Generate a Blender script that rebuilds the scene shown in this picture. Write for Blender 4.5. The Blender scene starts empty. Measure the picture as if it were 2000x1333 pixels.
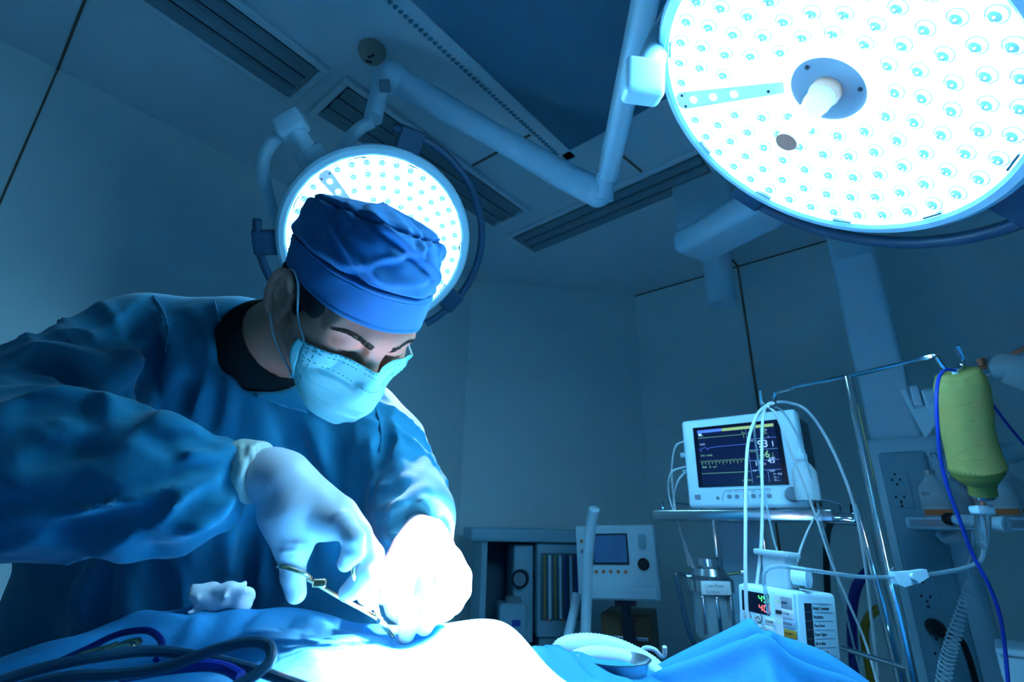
import bpy, math, random
import numpy as np
from mathutils import Vector, Matrix, noise as mnoise

# ------------------------------------------------------------------ camera, light, exposure
FPX, CX, CY = 994.0, 1000.0, 666.5
_n = np.array([60., 2722., 994.]); _n /= np.linalg.norm(_n)
_y = np.array([0, 0, 1.]) - _n[2] * _n; _y /= np.linalg.norm(_y)
_x = np.cross(_y, _n)
if _x[0] < 0: _x = -_x
R = np.array([_x, _y, _n])                       # camera (right, up, forward) -> world
CAM = np.array([0., 0., 1.2])
SC = bpy.context.scene
COL = SC.collection
cam_data = bpy.data.cameras.new('camera'); cam_data.sensor_width = 36.0; cam_data.lens = FPX * 36 / 2000
cam_data.clip_start = 0.02
cam_data.dof.use_dof = True; cam_data.dof.focus_distance = 0.75; cam_data.dof.aperture_fstop = 7.0
cam = bpy.data.objects.new('camera', cam_data); COL.objects.link(cam)
m = Matrix.Identity(4)
for i in range(3):
    m[i][0], m[i][1], m[i][2], m[i][3] = R[i][0], R[i][1], -R[i][2], CAM[i]
cam.matrix_world = m
SC.camera = cam
w = bpy.data.worlds.new('world'); SC.world = w; w.use_nodes = True
w.node_tree.nodes['Background'].inputs[0].default_value = (0.09, 0.50, .94, 1)
w.node_tree.nodes['Background'].inputs[1].default_value = 0.17
SC.view_settings.view_transform = 'Standard'; SC.view_settings.look = 'None'
SC.view_settings.exposure = 0.0; SC.view_settings.gamma = 1.0; SC.view_settings.use_curve_mapping = False
SC.cycles.use_denoising = True
SC.cycles.max_bounces = 8; SC.cycles.sample_clamp_indirect = 60.0
FIELD = dict(big=5000.0, small=170.0)               # watts of the two surgical lamps' beams

# ------------------------------------------------------------------ coordinates
def V(*a): return np.array(a, float)
def at(px, py, z): return CAM + R @ np.array([(px - CX) / FPX * z, -(py - CY) / FPX * z, z])
def ray(px, py): return R @ np.array([(px - CX) / FPX, -(py - CY) / FPX, 1.])
def onz(px, py, h):
    d = ray(px, py); return CAM + d * (h - CAM[2]) / d[2]
def onplane(px, py, c, n):
    d = ray(px, py); return CAM + d * (((c - CAM) @ n) / (d @ n))
def unit(v): v = np.asarray(v, float); return v / np.linalg.norm(v)
def frame(o, x, y, z):
    M = np.eye(4); M[:3, 0], M[:3, 1], M[:3, 2], M[:3, 3] = x, y, z, o; return M
def rotz(a): return np.array([[math.cos(a), -math.sin(a), 0], [math.sin(a), math.cos(a), 0], [0, 0, 1.]])
def ap(M, p):
    p = np.asarray(p, float); return p @ M[:3, :3].T + M[:3, 3]
D1 = unit([0.6553, 0.7553, 0]); U = V(D1[1], -D1[0], 0)     # room axes: along the left wall, and along the back wall to the right
ZUP = V(0, 0, 1)

# ------------------------------------------------------------------ materials
MATS = {}
def mat(name, col, rough=.5, metal=0., var=.06, vscale=8., bump=0., bscale=200., spec=.5, emit=None, es=0., trans=0., ior=1.45, sub=0., sheen=0., coat=0., alpha=1.):
    m = bpy.data.materials.new(name); m.use_nodes = True
    nt = m.node_tree; b = nt.nodes['Principled BSDF']
    tc = nt.nodes.new('ShaderNodeTexCoord')
    nz = nt.nodes.new('ShaderNodeTexNoise'); nz.inputs['Scale'].default_value = vscale; nz.inputs['Detail'].default_value = 3
    nt.links.new(tc.outputs['Object'], nz.inputs['Vector'])
    mx = nt.nodes.new('ShaderNodeMix'); mx.data_type = 'RGBA'
    c1 = [max(0, c * (1 - var)) for c in col]; c2 = [min(1, c * (1 + var)) for c in col]
    mx.inputs['A'].default_value = (*c1, 1); mx.inputs['B'].default_value = (*c2, 1)
    nt.links.new(nz.outputs['Fac'], mx.inputs['Factor'])
    nt.links.new(mx.outputs['Result'], b.inputs['Base Color'])
    b.inputs['Roughness'].default_value = rough; b.inputs['Metallic'].default_value = metal
    b.inputs['Specular IOR Level'].default_value = spec; b.inputs['IOR'].default_value = ior
    b.inputs['Transmission Weight'].default_value = trans; b.inputs['Alpha'].default_value = alpha
    b.inputs['Subsurface Weight'].default_value = sub; b.inputs['Subsurface Radius'].default_value = (.01, .006, .004)
    b.inputs['Sheen Weight'].default_value = sheen; b.inputs['Coat Weight'].default_value = coat
    if emit is not None:
        b.inputs['Emission Color'].default_value = (*emit, 1); b.inputs['Emission Strength'].default_value = es
    if bump > 0:
        bn = nt.nodes.new('ShaderNodeTexNoise'); bn.inputs['Scale'].default_value = bscale; bn.inputs['Detail'].default_value = 4
        nt.links.new(tc.outputs['Object'], bn.inputs['Vector'])
        bp = nt.nodes.new('ShaderNodeBump'); bp.inputs['Strength'].default_value = bump; bp.inputs['Distance'].default_value = .002
        nt.links.new(bn.outputs['Fac'], bp.inputs['Height']); nt.links.new(bp.outputs['Normal'], b.inputs['Normal'])
    MATS[name] = m
    return m
mat('wall_paint', (.76, .88, .90), .6, var=.03, vscale=1.2, bump=.05, bscale=90)
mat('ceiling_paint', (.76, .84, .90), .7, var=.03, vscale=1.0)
mat('floor_vinyl', (.20, .30, .36), .35, var=.08)
mat('seam', (.20, .11, .08), .8)
mat('gown_cloth', (.015, .20, .335), .85, var=.10, vscale=14, bump=.10, bscale=420, sheen=.15, spec=.2)
mat('cap_cloth', (.035, .18, .42), .8, var=.06, vscale=20, bump=.08, bscale=700, sheen=.1, spec=.25)
mat('undershirt_cloth', (.01, .018, .02), .95, bump=.2, bscale=400, spec=.1)
mat('drape_cloth', (.032, .25, .50), .8, var=.08, vscale=10, bump=.35, bscale=160, spec=.25)
mat('mask_cloth', (.30, .78, .80), .85, var=.04, vscale=30, bump=.08, bscale=500, spec=.2)
mat('mask_stitch', (.06, .40, .45), .9)
mat('skin', (.70, .26, .175), .5, var=.08, vscale=60, bump=.12, bscale=350, spec=.4)
mat('brow_hair', (.045, .028, .022), .7, spec=.3)
mat('hair_black', (.008, .007, .008), .7, bump=.5, bscale=500, spec=.3)
mat('glove_latex', (.76, .66, .71), .42, var=.04, vscale=40, bump=.12, bscale=120, spec=.45)
mat('glove_cuff', (.62, .60, .54), .5, var=.05, bump=.2, bscale=100)
mat('gauze', (.84, .76, .80), .95, bump=.12, bscale=500)
mat('steel', (.62, .66, .70), .22, metal=1., var=.05, vscale=30)
mat('chrome', (.75, .78, .80), .09, metal=1., var=.02)
mat('gold', (1.0, .66, .38), .2, metal=1., var=.05)
mat('white_plastic', (.62, .84, .94), .35, var=.03, vscale=5)
mat('lamp_white', (.52, .76, .88), .35, var=.03, vscale=5)
mat('light_plastic', (.58, .80, .92), .4, var=.03)
mat('grey_plastic', (.18, .24, .30), .4)
mat('panel_grey', (.30, .34, .40), .35, var=.02)
mat('dark_plastic', (.012, .02, .04), .35)
mat('black_rubber', (.006, .006, .008), .5)
mat('navy_rubber', (.02, .06, .12), .45)
mat('blue_cord', (.012, .05, .42), .4)
mat('teal_cord', (.010, .045, .085), .4)
mat('green_hose', (.004, .03, .03), .45)
mat('yellow_hose', (.35, .22, .02), .45)
mat('navy_hose', (.01, .02, .22), .4)
mat('white_tube', (.55, .62, .66), .35, var=.02)
mat('clear_plastic', (.60, .78, .86), .12, trans=.75, ior=1.2, var=.02)
mat('clear_glass', (.78, .90, .95), .05, trans=.92, ior=1.25, var=.02)
mat('milky_plastic', (.62, .74, .80), .3, trans=.3, ior=1.2)
mat('green_wrap', (.50, .42, .13), .9, var=.12, vscale=60, bump=.35, bscale=900, spec=.15)
mat('green_glass', (.24, .27, .06), .45, var=.1, vscale=30, bump=.3, bscale=300)
mat('wood_brown', (.16, .09, .05), .5, var=.2)
mat('orange_label', (.95, .24, .07), .6)
mat('label_white', (.65, .70, .72), .6)
mat('ink', (.01, .015, .03), .7)
mat('handle_tan', (.62, .28, .20), .5)
mat('lens_iris', (.10, .36, .62), .12, spec=.8, coat=.5, var=.3, vscale=300, emit=(.18, .52, .92), es=.9)
mat('lens_ring', (.35, .62, .80), .2)
mat('led_white', (.9, .9, .9), .4, emit=(.22, .66, 1.), es=41.0, var=.01)
mat('led_glow', (.8, .9, .95), .4, emit=(.30, .68, 1.), es=3.2, var=.01)
mat('strip_scatter_glow', (.55, .68, .75), .4, emit=(.30, .58, .85), es=.55, var=.02)  # faint emission stands in for lamp light scattered onto the sensor strip
mat('screen_dark', (.004, .006, .02), .12, spec=.6)
mat('screen_navy', (.004, .008, .03), .2, emit=(.002, .006, .032), es=1.0)
mat('screen_blue', (.02, .06, .15), .12, emit=(.02, .12, .36), es=.3)
mat('px_white', (.3, .4, .5), .6, emit=(.40, .62, 1.0), es=.72)
mat('px_green', (.2, .4, .2), .6, emit=(.28, .65, .36), es=.5)
mat('px_yellow', (.4, .4, .1), .6, emit=(.45, .62, .28), es=.5)
mat('px_blue', (.05, .1, .4), .6, emit=(.08, .20, .85), es=.9)
mat('px_line', (.1, .2, .4), .6, emit=(.14, .30, .75), es=.7)
mat('led_green', (.05, .4, .1), .5, emit=(.10, .85, .22), es=1.0)
mat('led_red', (.5, .05, .05), .5, emit=(1., .22, .25), es=1.0)
mat('button_orange', (.65, .20, .10), .4)
mat('flow_yellow', (.45, .32, .04), .5)
mat('flow_blue', (.03, .06, .40), .5)
mat('recess_dark', (.06, .09, .11), .6)
mat('louvre', (.24, .32, .38), .3, var=.05)
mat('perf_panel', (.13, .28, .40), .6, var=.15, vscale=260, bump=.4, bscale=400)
mat('detector_tan', (.42, .36, .32), .6)
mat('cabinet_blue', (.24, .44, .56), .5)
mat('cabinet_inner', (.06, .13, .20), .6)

# ------------------------------------------------------------------ mesh builder
class MB:
    def __init__(s): s.v = []; s.f = []; s.mi = []; s.cur = 0
    def m(s, i): s.cur = i; return s
    def addv(s, vs): b = len(s.v); s.v.extend([tuple(map(float, p)) for p in vs]); return b
    def addf(s, fs): s.f.extend([tuple(q) for q in fs]); s.mi.extend([s.cur] * len(fs))
    def box(s, c, size, rot=None, bev=0.):
        x, y, z = [d / 2 for d in size]
        if bev > 0:
            return s.rbox(c, size, bev, rot)
        P = np.array([(a, b, d) for d in (-z, z) for b in (-y, y) for a in (-x, x)])
        if rot is not None: P = P @ np.asarray(rot).T
        b = s.addv(P + np.asarray(c, float))
        s.addf([(b, b + 2, b + 3, b + 1), (b + 4, b + 5, b + 7, b + 6), (b, b + 1, b + 5, b + 4), (b + 2, b + 6, b + 7, b + 3), (b, b + 4, b + 6, b + 2), (b + 1, b + 3, b + 7, b + 5)])
        return s
    def rbox(s, c, size, r, rot=None, seg=3):
        # box with rounded edges: a sphere's octants pushed to the corners
        h = np.array(size) / 2; r = min(r, *(h * .98)); n = 4 * seg
        lat = []
        for i in range(2 * seg + 2):
            a = -math.pi / 2 + (i if i <= seg else i - 1) * (math.pi / 2) / seg
            zs = -1 if i <= seg else 1
            lat.append((a, zs))
        lon = []
        for q in range(4):
            for j in range(seg + 1):
                lon.append((q * math.pi / 2 + j * (math.pi / 2) / seg, q))
        sg = [(1, 1), (-1, 1), (-1, -1), (1, -1)]
        P = []
        for a, zs in lat:
            for o, q in lon:
                P.append((r * math.cos(a) * math.cos(o) + sg[q][0] * (h[0] - r), r * math.cos(a) * math.sin(o) + sg[q][1] * (h[1] - r), r * math.sin(a) + zs * (h[2] - r)))
        P = np.array(P)
        if rot is not None: P = P @ np.asarray(rot).T
        b = s.addv(P + np.asarray(c, float)); L = len(lon)
        for i in range(len(lat) - 1):
            s.addf([(b + i * L + j, b + i * L + (j + 1) % L, b + (i + 1) * L + (j + 1) % L, b + (i + 1) * L + j) for j in range(L)])
        s.addf([tuple(b + j for j in reversed(range(L))), tuple(b + (len(lat) - 1) * L + j for j in range(L))])
        return s
    def lathe(s, prof, o=(0, 0, 0), axis=(0, 0, 1), seg=32, capa=True, capb=True, a0=0., a1=2 * math.pi, xref=None, sx=1.):
        ax = unit(axis); t = V(1, 0, 0) if abs(ax[0]) < .8 else V(0, 1, 0)
        if xref is not None: t = np.asarray(xref, float)
        e1 = unit(t - ax * (t @ ax)); e2 = np.cross(ax, e1); o = np.asarray(o, float)
        full = abs(a1 - a0 - 2 * math.pi) < 1e-6; n = seg if full else seg + 1
        P = []
        for r, h in prof:
            for j in range(n):
                a = a0 + (a1 - a0) * j / seg
                P.append(o + ax * h + r * (sx * math.cos(a) * e1 + math.sin(a) * e2))
        b = s.addv(P)
        for i in range(len(prof) - 1):
            for j in range(seg if full else seg):
                k = (j + 1) % n
                s.addf([(b + i * n + j, b + i * n + k, b + (i + 1) * n + k, b + (i + 1) * n + j)])
        if full:
            if capa and prof[0][0] > 1e-6: s.addf([tuple(b + j for j in reversed(range(n)))])
            if capb and prof[-1][0] > 1e-6: s.addf([tuple(b + (len(prof) - 1) * n + j for j in range(n))])
        return s
    def cyl(s, a, b, r, r2=None, seg=20):
        a = np.asarray(a, float); b = np.asarray(b, float); r2 = r if r2 is None else r2
        return s.lathe([(r, 0), (r2, np.linalg.norm(b - a))], a, b - a, seg)
    def sphere(s, c, r, seg=16, scale=(1, 1, 1), rot=None):
        P = []; n = seg // 2
        for i in range(n + 1):
            a = -math.pi / 2 + math.pi * i / n
            for j in range(seg):
                o = 2 * math.pi * j / seg
                P.append((r * math.cos(a) * math.cos(o) * scale[0], r * math.cos(a) * math.sin(o) * scale[1], r * math.sin(a) * scale[2]))
        P = np.array(P)
        if rot is not None: P = P @ np.asarray(rot).T
        b = s.addv(P + np.asarray(c, float))
        for i in range(n):
            s.addf([(b + i * seg + j, b + i * seg + (j + 1) % seg, b + (i + 1) * seg + (j + 1) % seg, b + (i + 1) * seg + j) for j in range(seg)])
        return s
    def tube(s, pts, r, seg=10, sub=6, closed=False, rib=0., smooth=True, flat=1., cap=True):
        P = spline(pts, sub, closed) if smooth else np.asarray(pts, float)
        n = len(P); rr = r if hasattr(r, '__len__') else [r] * 2
        T = np.gradient(P, axis=0) if not closed else np.roll(P, -1, 0) - np.roll(P, 1, 0)
        T /= np.linalg.norm(T, axis=1)[:, None] + 1e-12
        nrm = np.cross(T[0], V(0, 0, 1)); 
        if np.linalg.norm(nrm) < .05: nrm = np.cross(T[0], V(1, 0, 0))
        nrm = unit(nrm); VV = []
        for i in range(n):
            nrm = unit(nrm - T[i] * (nrm @ T[i])); bi = np.cross(T[i], nrm)
            f = i / max(1, n - 1); ri = np.interp(f, np.linspace(0, 1, len(rr)), rr) * (1 + (rib if i % 2 else -rib))
            for j in range(seg):
                a = 2 * math.pi * j / seg
                VV.append(P[i] + ri * (math.cos(a) * nrm + flat * math.sin(a) * bi))
        b = s.addv(VV)
        for i in range(n if closed else n - 1):
            k = (i + 1) % n
            s.addf([(b + i * seg + j, b + i * seg + (j + 1) % seg, b + k * seg + (j + 1) % seg, b + k * seg + j) for j in range(seg)])
        if not closed and cap:
            s.addf([tuple(b + j for j in reversed(range(seg))), tuple(b + (n - 1) * seg + j for j in range(seg))])
        return s
    def prism(s, poly, z0, z1):
        n = len(poly); b = s.addv([(x, y, z0) for x, y in poly] + [(x, y, z1) for x, y in poly])
        s.addf([tuple(b + j for j in reversed(range(n))), tuple(b + n + j for j in range(n))])
        s.addf([(b + j, b + (j + 1) % n, b + n + (j + 1) % n, b + n + j) for j in range(n)])
        return s
    def grid(s, P):
        a, c = P.shape[:2]; b = s.addv(P.reshape(-1, 3))
        s.addf([(b + i * c + j, b + i * c + j + 1, b + (i + 1) * c + j + 1, b + (i + 1) * c + j) for i in range(a - 1) for j in range(c - 1)])
        return s
    def xf(s, M): s.v = [tuple(p) for p in ap(M, np.array(s.v))]; return s
    def raw(s, verts, faces): b = s.addv(verts); s.addf([tuple(b + i for i in f) for f in faces]); return s

def spline(pts, sub=6, closed=False):
    P = np.asarray(pts, float); n = len(P)
    if n < 3 and not closed: 
        t = np.linspace(0, 1, sub + 1)[:, None]; return P[0] * (1 - t) + P[1] * t
    out = []
    rng = range(n if closed else n - 1)
    for i in rng:
        p0 = P[(i - 1) % n] if closed or i > 0 else 2 * P[0] - P[1]
        p1, p2 = P[i], P[(i + 1) % n]
        p3 = P[(i + 2) % n] if closed or i + 2 < n else 2 * P[-1] - P[-2]
        for k in range(sub):
            t = k / sub
            out.append(.5 * ((2 * p1) + (-p0 + p2) * t + (2 * p0 - 5 * p1 + 4 * p2 - p3) * t * t + (-p0 + 3 * p1 - 3 * p2 + p3) * t ** 3))
    if not closed: out.append(P[-1])
    return np.array(out)

def mesh_from(name, verts, faces, mats, mi=None, sharp=35):
    me = bpy.data.meshes.new(name)
    me.from_pydata(verts, [], faces)
    for mm in mats: me.materials.append(MATS[mm])
    if mi is not None and len(mats) > 1: me.polygons.foreach_set('material_index', mi)
    me.polygons.foreach_set('use_smooth', [True] * len(me.polygons))
    me.update()
    if sharp: me.set_sharp_from_angle(angle=math.radians(sharp))
    return me

class Thing:
    def __init__(s, name, label, cat, M=None, loc=None, group=None):
        if M is None: M = np.eye(4); M[:3, 3] = loc if loc is not None else (0, 0, 0)
        s.M = M; s.Mi = np.linalg.inv(M)
        o = s.o = bpy.data.objects.new(name, None); o.empty_display_size = .05; COL.objects.link(o)
        o.matrix_world = Matrix(M.tolist()); o['label'] = label; o['category'] = cat
        if group: o['group'] = group
    def L(s, p): return ap(s.Mi, p)                # world -> this thing's own frame
    def part(s, name, mb, m, label=None, parent=None, stuff=False, sharp=35):
        ms = [m] if isinstance(m, str) else list(m)
        o = bpy.data.objects.new(name, mesh_from(name, mb.v, mb.f, ms, mb.mi, sharp)); COL.objects.link(o)
        o.parent = parent or s.o
        if label: o['label'] = label
        if stuff: o['kind'] = 'stuff'
        return o
    def copy(s, part, M, parent=None):
        c = part.copy(); COL.objects.link(c); c.parent = parent or s.o; c.matrix_local = Matrix(M.tolist()); return c

def solo(name, mb, m, label, cat, group=None, kind=None, sharp=35, origin=True):
    ms = [m] if isinstance(m, str) else list(m)
    vv = np.array(mb.v); c = V((vv[:, 0].min() + vv[:, 0].max()) / 2, (vv[:, 1].min() + vv[:, 1].max()) / 2, vv[:, 2].min())
    o = bpy.data.objects.new(name, mesh_from(name, (vv - c).tolist(), mb.f, ms, mb.mi, sharp)); COL.objects.link(o)
    o.location = c; o['label'] = label; o['category'] = cat
    if group: o['group'] = group
    if kind: o['kind'] = kind
    return o
def struct(name, mb, m, label):
    o = solo(name, mb, m, label, name.split('_')[0]); o['kind'] = 'structure'; return o

def text_mb(mb, body, size, M, thick=.0004, align='LEFT', bold=0.):
    cu = bpy.data.curves.new('lettering', 'FONT'); cu.body = body; cu.size = size; cu.extrude = thick; cu.align_x = align; cu.offset = bold
    cu.resolution_u = 3
    ob = bpy.data.objects.new('lettering', cu); COL.objects.link(ob)
    bpy.context.view_layer.update()
    me = bpy.data.meshes.new_from_object(ob.evaluated_get(bpy.context.evaluated_depsgraph_get()))
    n = len(me.vertices); co = np.empty(n * 3); me.vertices.foreach_get('co', co)
    mb.raw(ap(M, co.reshape(-1, 3)), [tuple(p.vertices) for p in me.polygons])
    bpy.data.objects.remove(ob); bpy.data.curves.remove(cu); bpy.data.meshes.remove(me)

# ------------------------------------------------------------------ soft bodies: distance fields on a grid, meshed by surface nets
FK = 1.0
class Field:
    def __init__(s, lo, hi, h):
        s.lo = np.array(lo, float); s.h = h; s.n = np.ceil((np.array(hi) - s.lo) / h).astype(int) + 1
        s.D = np.full(s.n, .3, np.float32)
    def sl(s, lo, hi):
        a = np.clip(np.floor((np.array(lo) - s.lo) / s.h).astype(int), 0, s.n); b = np.clip(np.ceil((np.array(hi) - s.lo) / s.h).astype(int) + 1, 0, s.n)
        if (b <= a).any(): return None, None
        g = np.meshgrid(*[(s.lo[i] + s.h * np.arange(a[i], b[i])).astype(np.float32) for i in range(3)], indexing='ij')
        return tuple(slice(a[i], b[i]) for i in range(3)), g
    def put(s, q, d, k, op):
        A = s.D[q]
        if op == 'sub': 
            d = -d; hh = np.maximum(k - np.abs(A - d), 0) / max(k, 1e-6); s.D[q] = np.maximum(A, d) + hh * hh * k * .25
        elif op == 'and':
            hh = np.maximum(k - np.abs(A - d), 0) / max(k, 1e-6); s.D[q] = np.maximum(A, d) + hh * hh * k * .25
        else:
            hh = np.maximum(k - np.abs(A - d), 0) / max(k, 1e-6); s.D[q] = np.minimum(A, d) - hh * hh * k * .25
    def cone(s, a, b, r1, r2=None, k=.01, op='add', sq=None):
        a = np.asarray(a, float); b = np.asarray(b, float); r2 = r1 if r2 is None else r2
        mg = max(r1, r2) + k + 4 * s.h + .02
        q, g = s.sl(np.minimum(a, b) - mg, np.maximum(a, b) + mg)
        if q is None: return s
        ba = b - a; l2 = max(ba @ ba, 1e-12)
        X, Y, Z = g[0] - a[0], g[1] - a[1], g[2] - a[2]
        t = np.clip((X * ba[0] + Y * ba[1] + Z * ba[2]) / l2, 0, 1)
        d = np.sqrt((X - t * ba[0]) ** 2 + (Y - t * ba[1]) ** 2 + (Z - t * ba[2]) ** 2) - (r1 + (r2 - r1) * t)
        s.put(q, d.astype(np.float32), k, op); return s
    def chain(s, pts, rs, k=.01, op='add'):
        for i in range(len(pts) - 1): s.cone(pts[i], pts[i + 1], rs[i], rs[i + 1], k, op)
        return s
    def ell(s, c, r, rot=None, k=.01, op='add'):
        c = np.asarray(c, float); r = np.asarray(r, float); mg = r.max() + k + 4 * s.h + .01
        q, g = s.sl(c - mg, c + mg)
        if q is None: return s
        X, Y, Z = g[0] - c[0], g[1] - c[1], g[2] - c[2]
        if rot is not None:
            Q = np.asarray(rot).T
            X, Y, Z = Q[0, 0] * X + Q[0, 1] * Y + Q[0, 2] * Z, Q[1, 0] * X + Q[1, 1] * Y + Q[1, 2] * Z, Q[2, 0] * X + Q[2, 1] * Y + Q[2, 2] * Z
        k0 = np.sqrt((X / r[0]) ** 2 + (Y / r[1]) ** 2 + (Z / r[2]) ** 2); k1 = np.sqrt((X / r[0] ** 2) ** 2 + (Y / r[1] ** 2) ** 2 + (Z / r[2] ** 2) ** 2)
        s.put(q, (k0 * (k0 - 1) / np.maximum(k1, 1e-6)).astype(np.float32), k, op); return s
    def half(s, p, n, k=.004):                      # keep the side the normal points away from
        q, g = s.sl(s.lo, s.lo + s.n * s.h); n = unit(n)
        s.put(q, ((g[0] - p[0]) * n[0] + (g[1] - p[1]) * n[1] + (g[2] - p[2]) * n[2]).astype(np.float32), k, 'and'); return s
    def wave(s, amp, f, seed=0, lo=None, hi=None):
        q, g = s.sl(s.lo if lo is None else lo, s.lo + s.n * s.h if hi is None else hi)
        rs = np.random.RandomState(seed); w = 0
        for i in range(5):
            v = unit(rs.normal(size=3)) * f * (.6 + .9 * rs.rand()); w = w + np.sin(g[0] * v[0] + g[1] * v[1] + g[2] * v[2] + rs.rand() * 6.28 + 1.3 * np.sin(g[0] * v[1] * .7 - g[2] * v[0] * .7))
        s.D[q] += (amp * w / 2.2).astype(np.float32); return s
    def func(s, lo, hi, fn):
        q, g = s.sl(lo, hi); s.D[q] += fn(*g).astype(np.float32); return s
    def val(s, P):
        i = np.clip(np.round((P - s.lo) / s.h).astype(int), 0, s.n - 1); return s.D[i[..., 0], i[..., 1], i[..., 2]]
    def tri(s, p):
        f = (np.asarray(p) - s.lo) / s.h; i = np.clip(np.floor(f).astype(int), 0, s.n - 2); t = f - i; c = s.D[i[0]:i[0] + 2, i[1]:i[1] + 2, i[2]:i[2] + 2]
        c = c[0] * (1 - t[0]) + c[1] * t[0]; c = c[0] * (1 - t[1]) + c[1] * t[1]; return c[0] * (1 - t[2]) + c[1] * t[2]
    def normal(s, p):
        e = s.h; return unit([s.tri(p + V(e, 0, 0)) - s.tri(p - V(e, 0, 0)), s.tri(p + V(0, e, 0)) - s.tri(p - V(0, e, 0)), s.tri(p + V(0, 0, e)) - s.tri(p - V(0, 0, e))])
    def hit(s, px, py, M=None, t0=.3, t1=1.6):       # first surface point seen along the ray through a pixel
        o, d = CAM, ray(px, py)
        if M is not None: Mi = np.linalg.inv(M); o, d = ap(Mi, o), Mi[:3, :3] @ d
        t = np.arange(t0, t1, s.h * .4); P = o + d * t[:, None]
        ok = ((P > s.lo) & (P < s.lo + (s.n - 1) * s.h)).all(1); v = np.where(ok, s.val(P), 1)
        i = np.nonzero(v < 0)[0]
        if len(i) == 0: return None
        return P[i[0]]
    def fold(s, pix, r, h, k=.01, M=None, crease=False):
        pts = []
        for p in spline([(a, b, 0) for a, b in pix], 4):
            q = s.hit(p[0], p[1], M)
            if q is not None: pts.append(q)
        if len(pts) < 2: return s
        C = []; D0 = [s.normal(p) for p in pts]
        n = len(pts)
        for i, (p, nn) in enumerate(zip(pts, D0)):
            e = min(1, 2.5 * min(i, n - 1 - i) / max(1, n - 1) + .12); C.append((p - nn * (r - FK * h * e) if not crease else p + nn * (r - FK * h * e)))
        for i in range(n - 1):
            if np.linalg.norm(C[i] - C[i + 1]) < .06: s.cone(C[i], C[i + 1], r, r, k, 'sub' if crease else 'add')
        return s
    def mesh(s, smooth=0, one=True):
        D = s.D; neg = D < 0; nx, ny, nz = D.shape
        cnt = sum(neg[a:nx - 1 + a, b:ny - 1 + b, c:nz - 1 + c].astype(np.int8) for a in (0, 1) for b in (0, 1) for c in (0, 1))
        act = np.argwhere((cnt > 0) & (cnt < 8)); idx = np.full((nx - 1, ny - 1, nz - 1), -1, np.int32); idx[tuple(act.T)] = np.arange(len(act))
        off = np.array([(a, b, c) for a in (0, 1) for b in (0, 1) for c in (0, 1)])
        val = np.stack([D[act[:, 0] + o[0], act[:, 1] + o[1], act[:, 2] + o[2]] for o in off], 1)
        acc = np.zeros((len(act), 3)); num = np.zeros(len(act))
        for i in range(8):
            for j in range(i + 1, 8):
                if abs(off[i] - off[j]).sum() == 1:
                    c = (val[:, i] < 0) != (val[:, j] < 0); t = np.where(c, val[:, i] / np.where(c, val[:, i] - val[:, j], 1), 0)
                    acc += c[:, None] * (off[i] + t[:, None] * (off[j] - off[i])); num += c
        P = s.lo + s.h * (act + acc / num[:, None]); F = []
        for ax in range(3):
            u, v = (ax + 1) % 3, (ax + 2) % 3
            A = np.argwhere(np.take(neg, range(D.shape[ax] - 1), ax) != np.take(neg, range(1, D.shape[ax]), ax))
            A = A[(A[:, u] > 0) & (A[:, v] > 0) & (A[:, u] < D.shape[u] - 1) & (A[:, v] < D.shape[v] - 1)]
            eu = np.eye(3, dtype=int)[u]; ev = np.eye(3, dtype=int)[v]
            q = np.stack([idx[tuple((A - eu - ev).T)], idx[tuple((A - ev).T)], idx[tuple(A.T)], idx[tuple((A - eu).T)]], 1)
            fl = neg[tuple(A.T)]; q[~fl] = q[~fl][:, ::-1]; F.append(q)
        F = np.concatenate(F); F = F[(F >= 0).all(1)]
        lab = np.arange(len(P)); E = np.concatenate([F[:, [0, 1]], F[:, [1, 2]], F[:, [2, 3]], F[:, [3, 0]]])
        while True:                                  # keep only the largest connected piece
            old = lab.copy(); m_ = np.minimum(lab[E[:, 0]], lab[E[:, 1]]); np.minimum.at(lab, E[:, 0], m_); np.minimum.at(lab, E[:, 1], m_); lab = lab[lab]
            if (old == lab).all(): break
        ids, cn = np.unique(lab, return_counts=True)
        if one and len(ids) > 1:
            keep = lab == ids[cn.argmax()]; nw = np.cumsum(keep) - 1; F = nw[F[keep[F[:, 0]]]]; P = P[keep]
        for _ in range(smooth):
            S = np.zeros_like(P); N = np.zeros(len(P))
            for a, b in ((0, 1), (1, 2), (2, 3), (3, 0)):
                np.add.at(S, F[:, a], P[F[:, b]]); np.add.at(N, F[:, a], 1); np.add.at(S, F[:, b], P[F[:, a]]); np.add.at(N, F[:, b], 1)
            P = P * .5 + .5 * S / np.maximum(N, 1)[:, None]
        return P, F.tolist()
def field_mb(f, L, smooth=1, M=None):
    P, F = f.mesh(smooth)
    if M is not None: P = ap(M, P)
    mb = MB(); mb.raw(L(P), F); return mb
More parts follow.
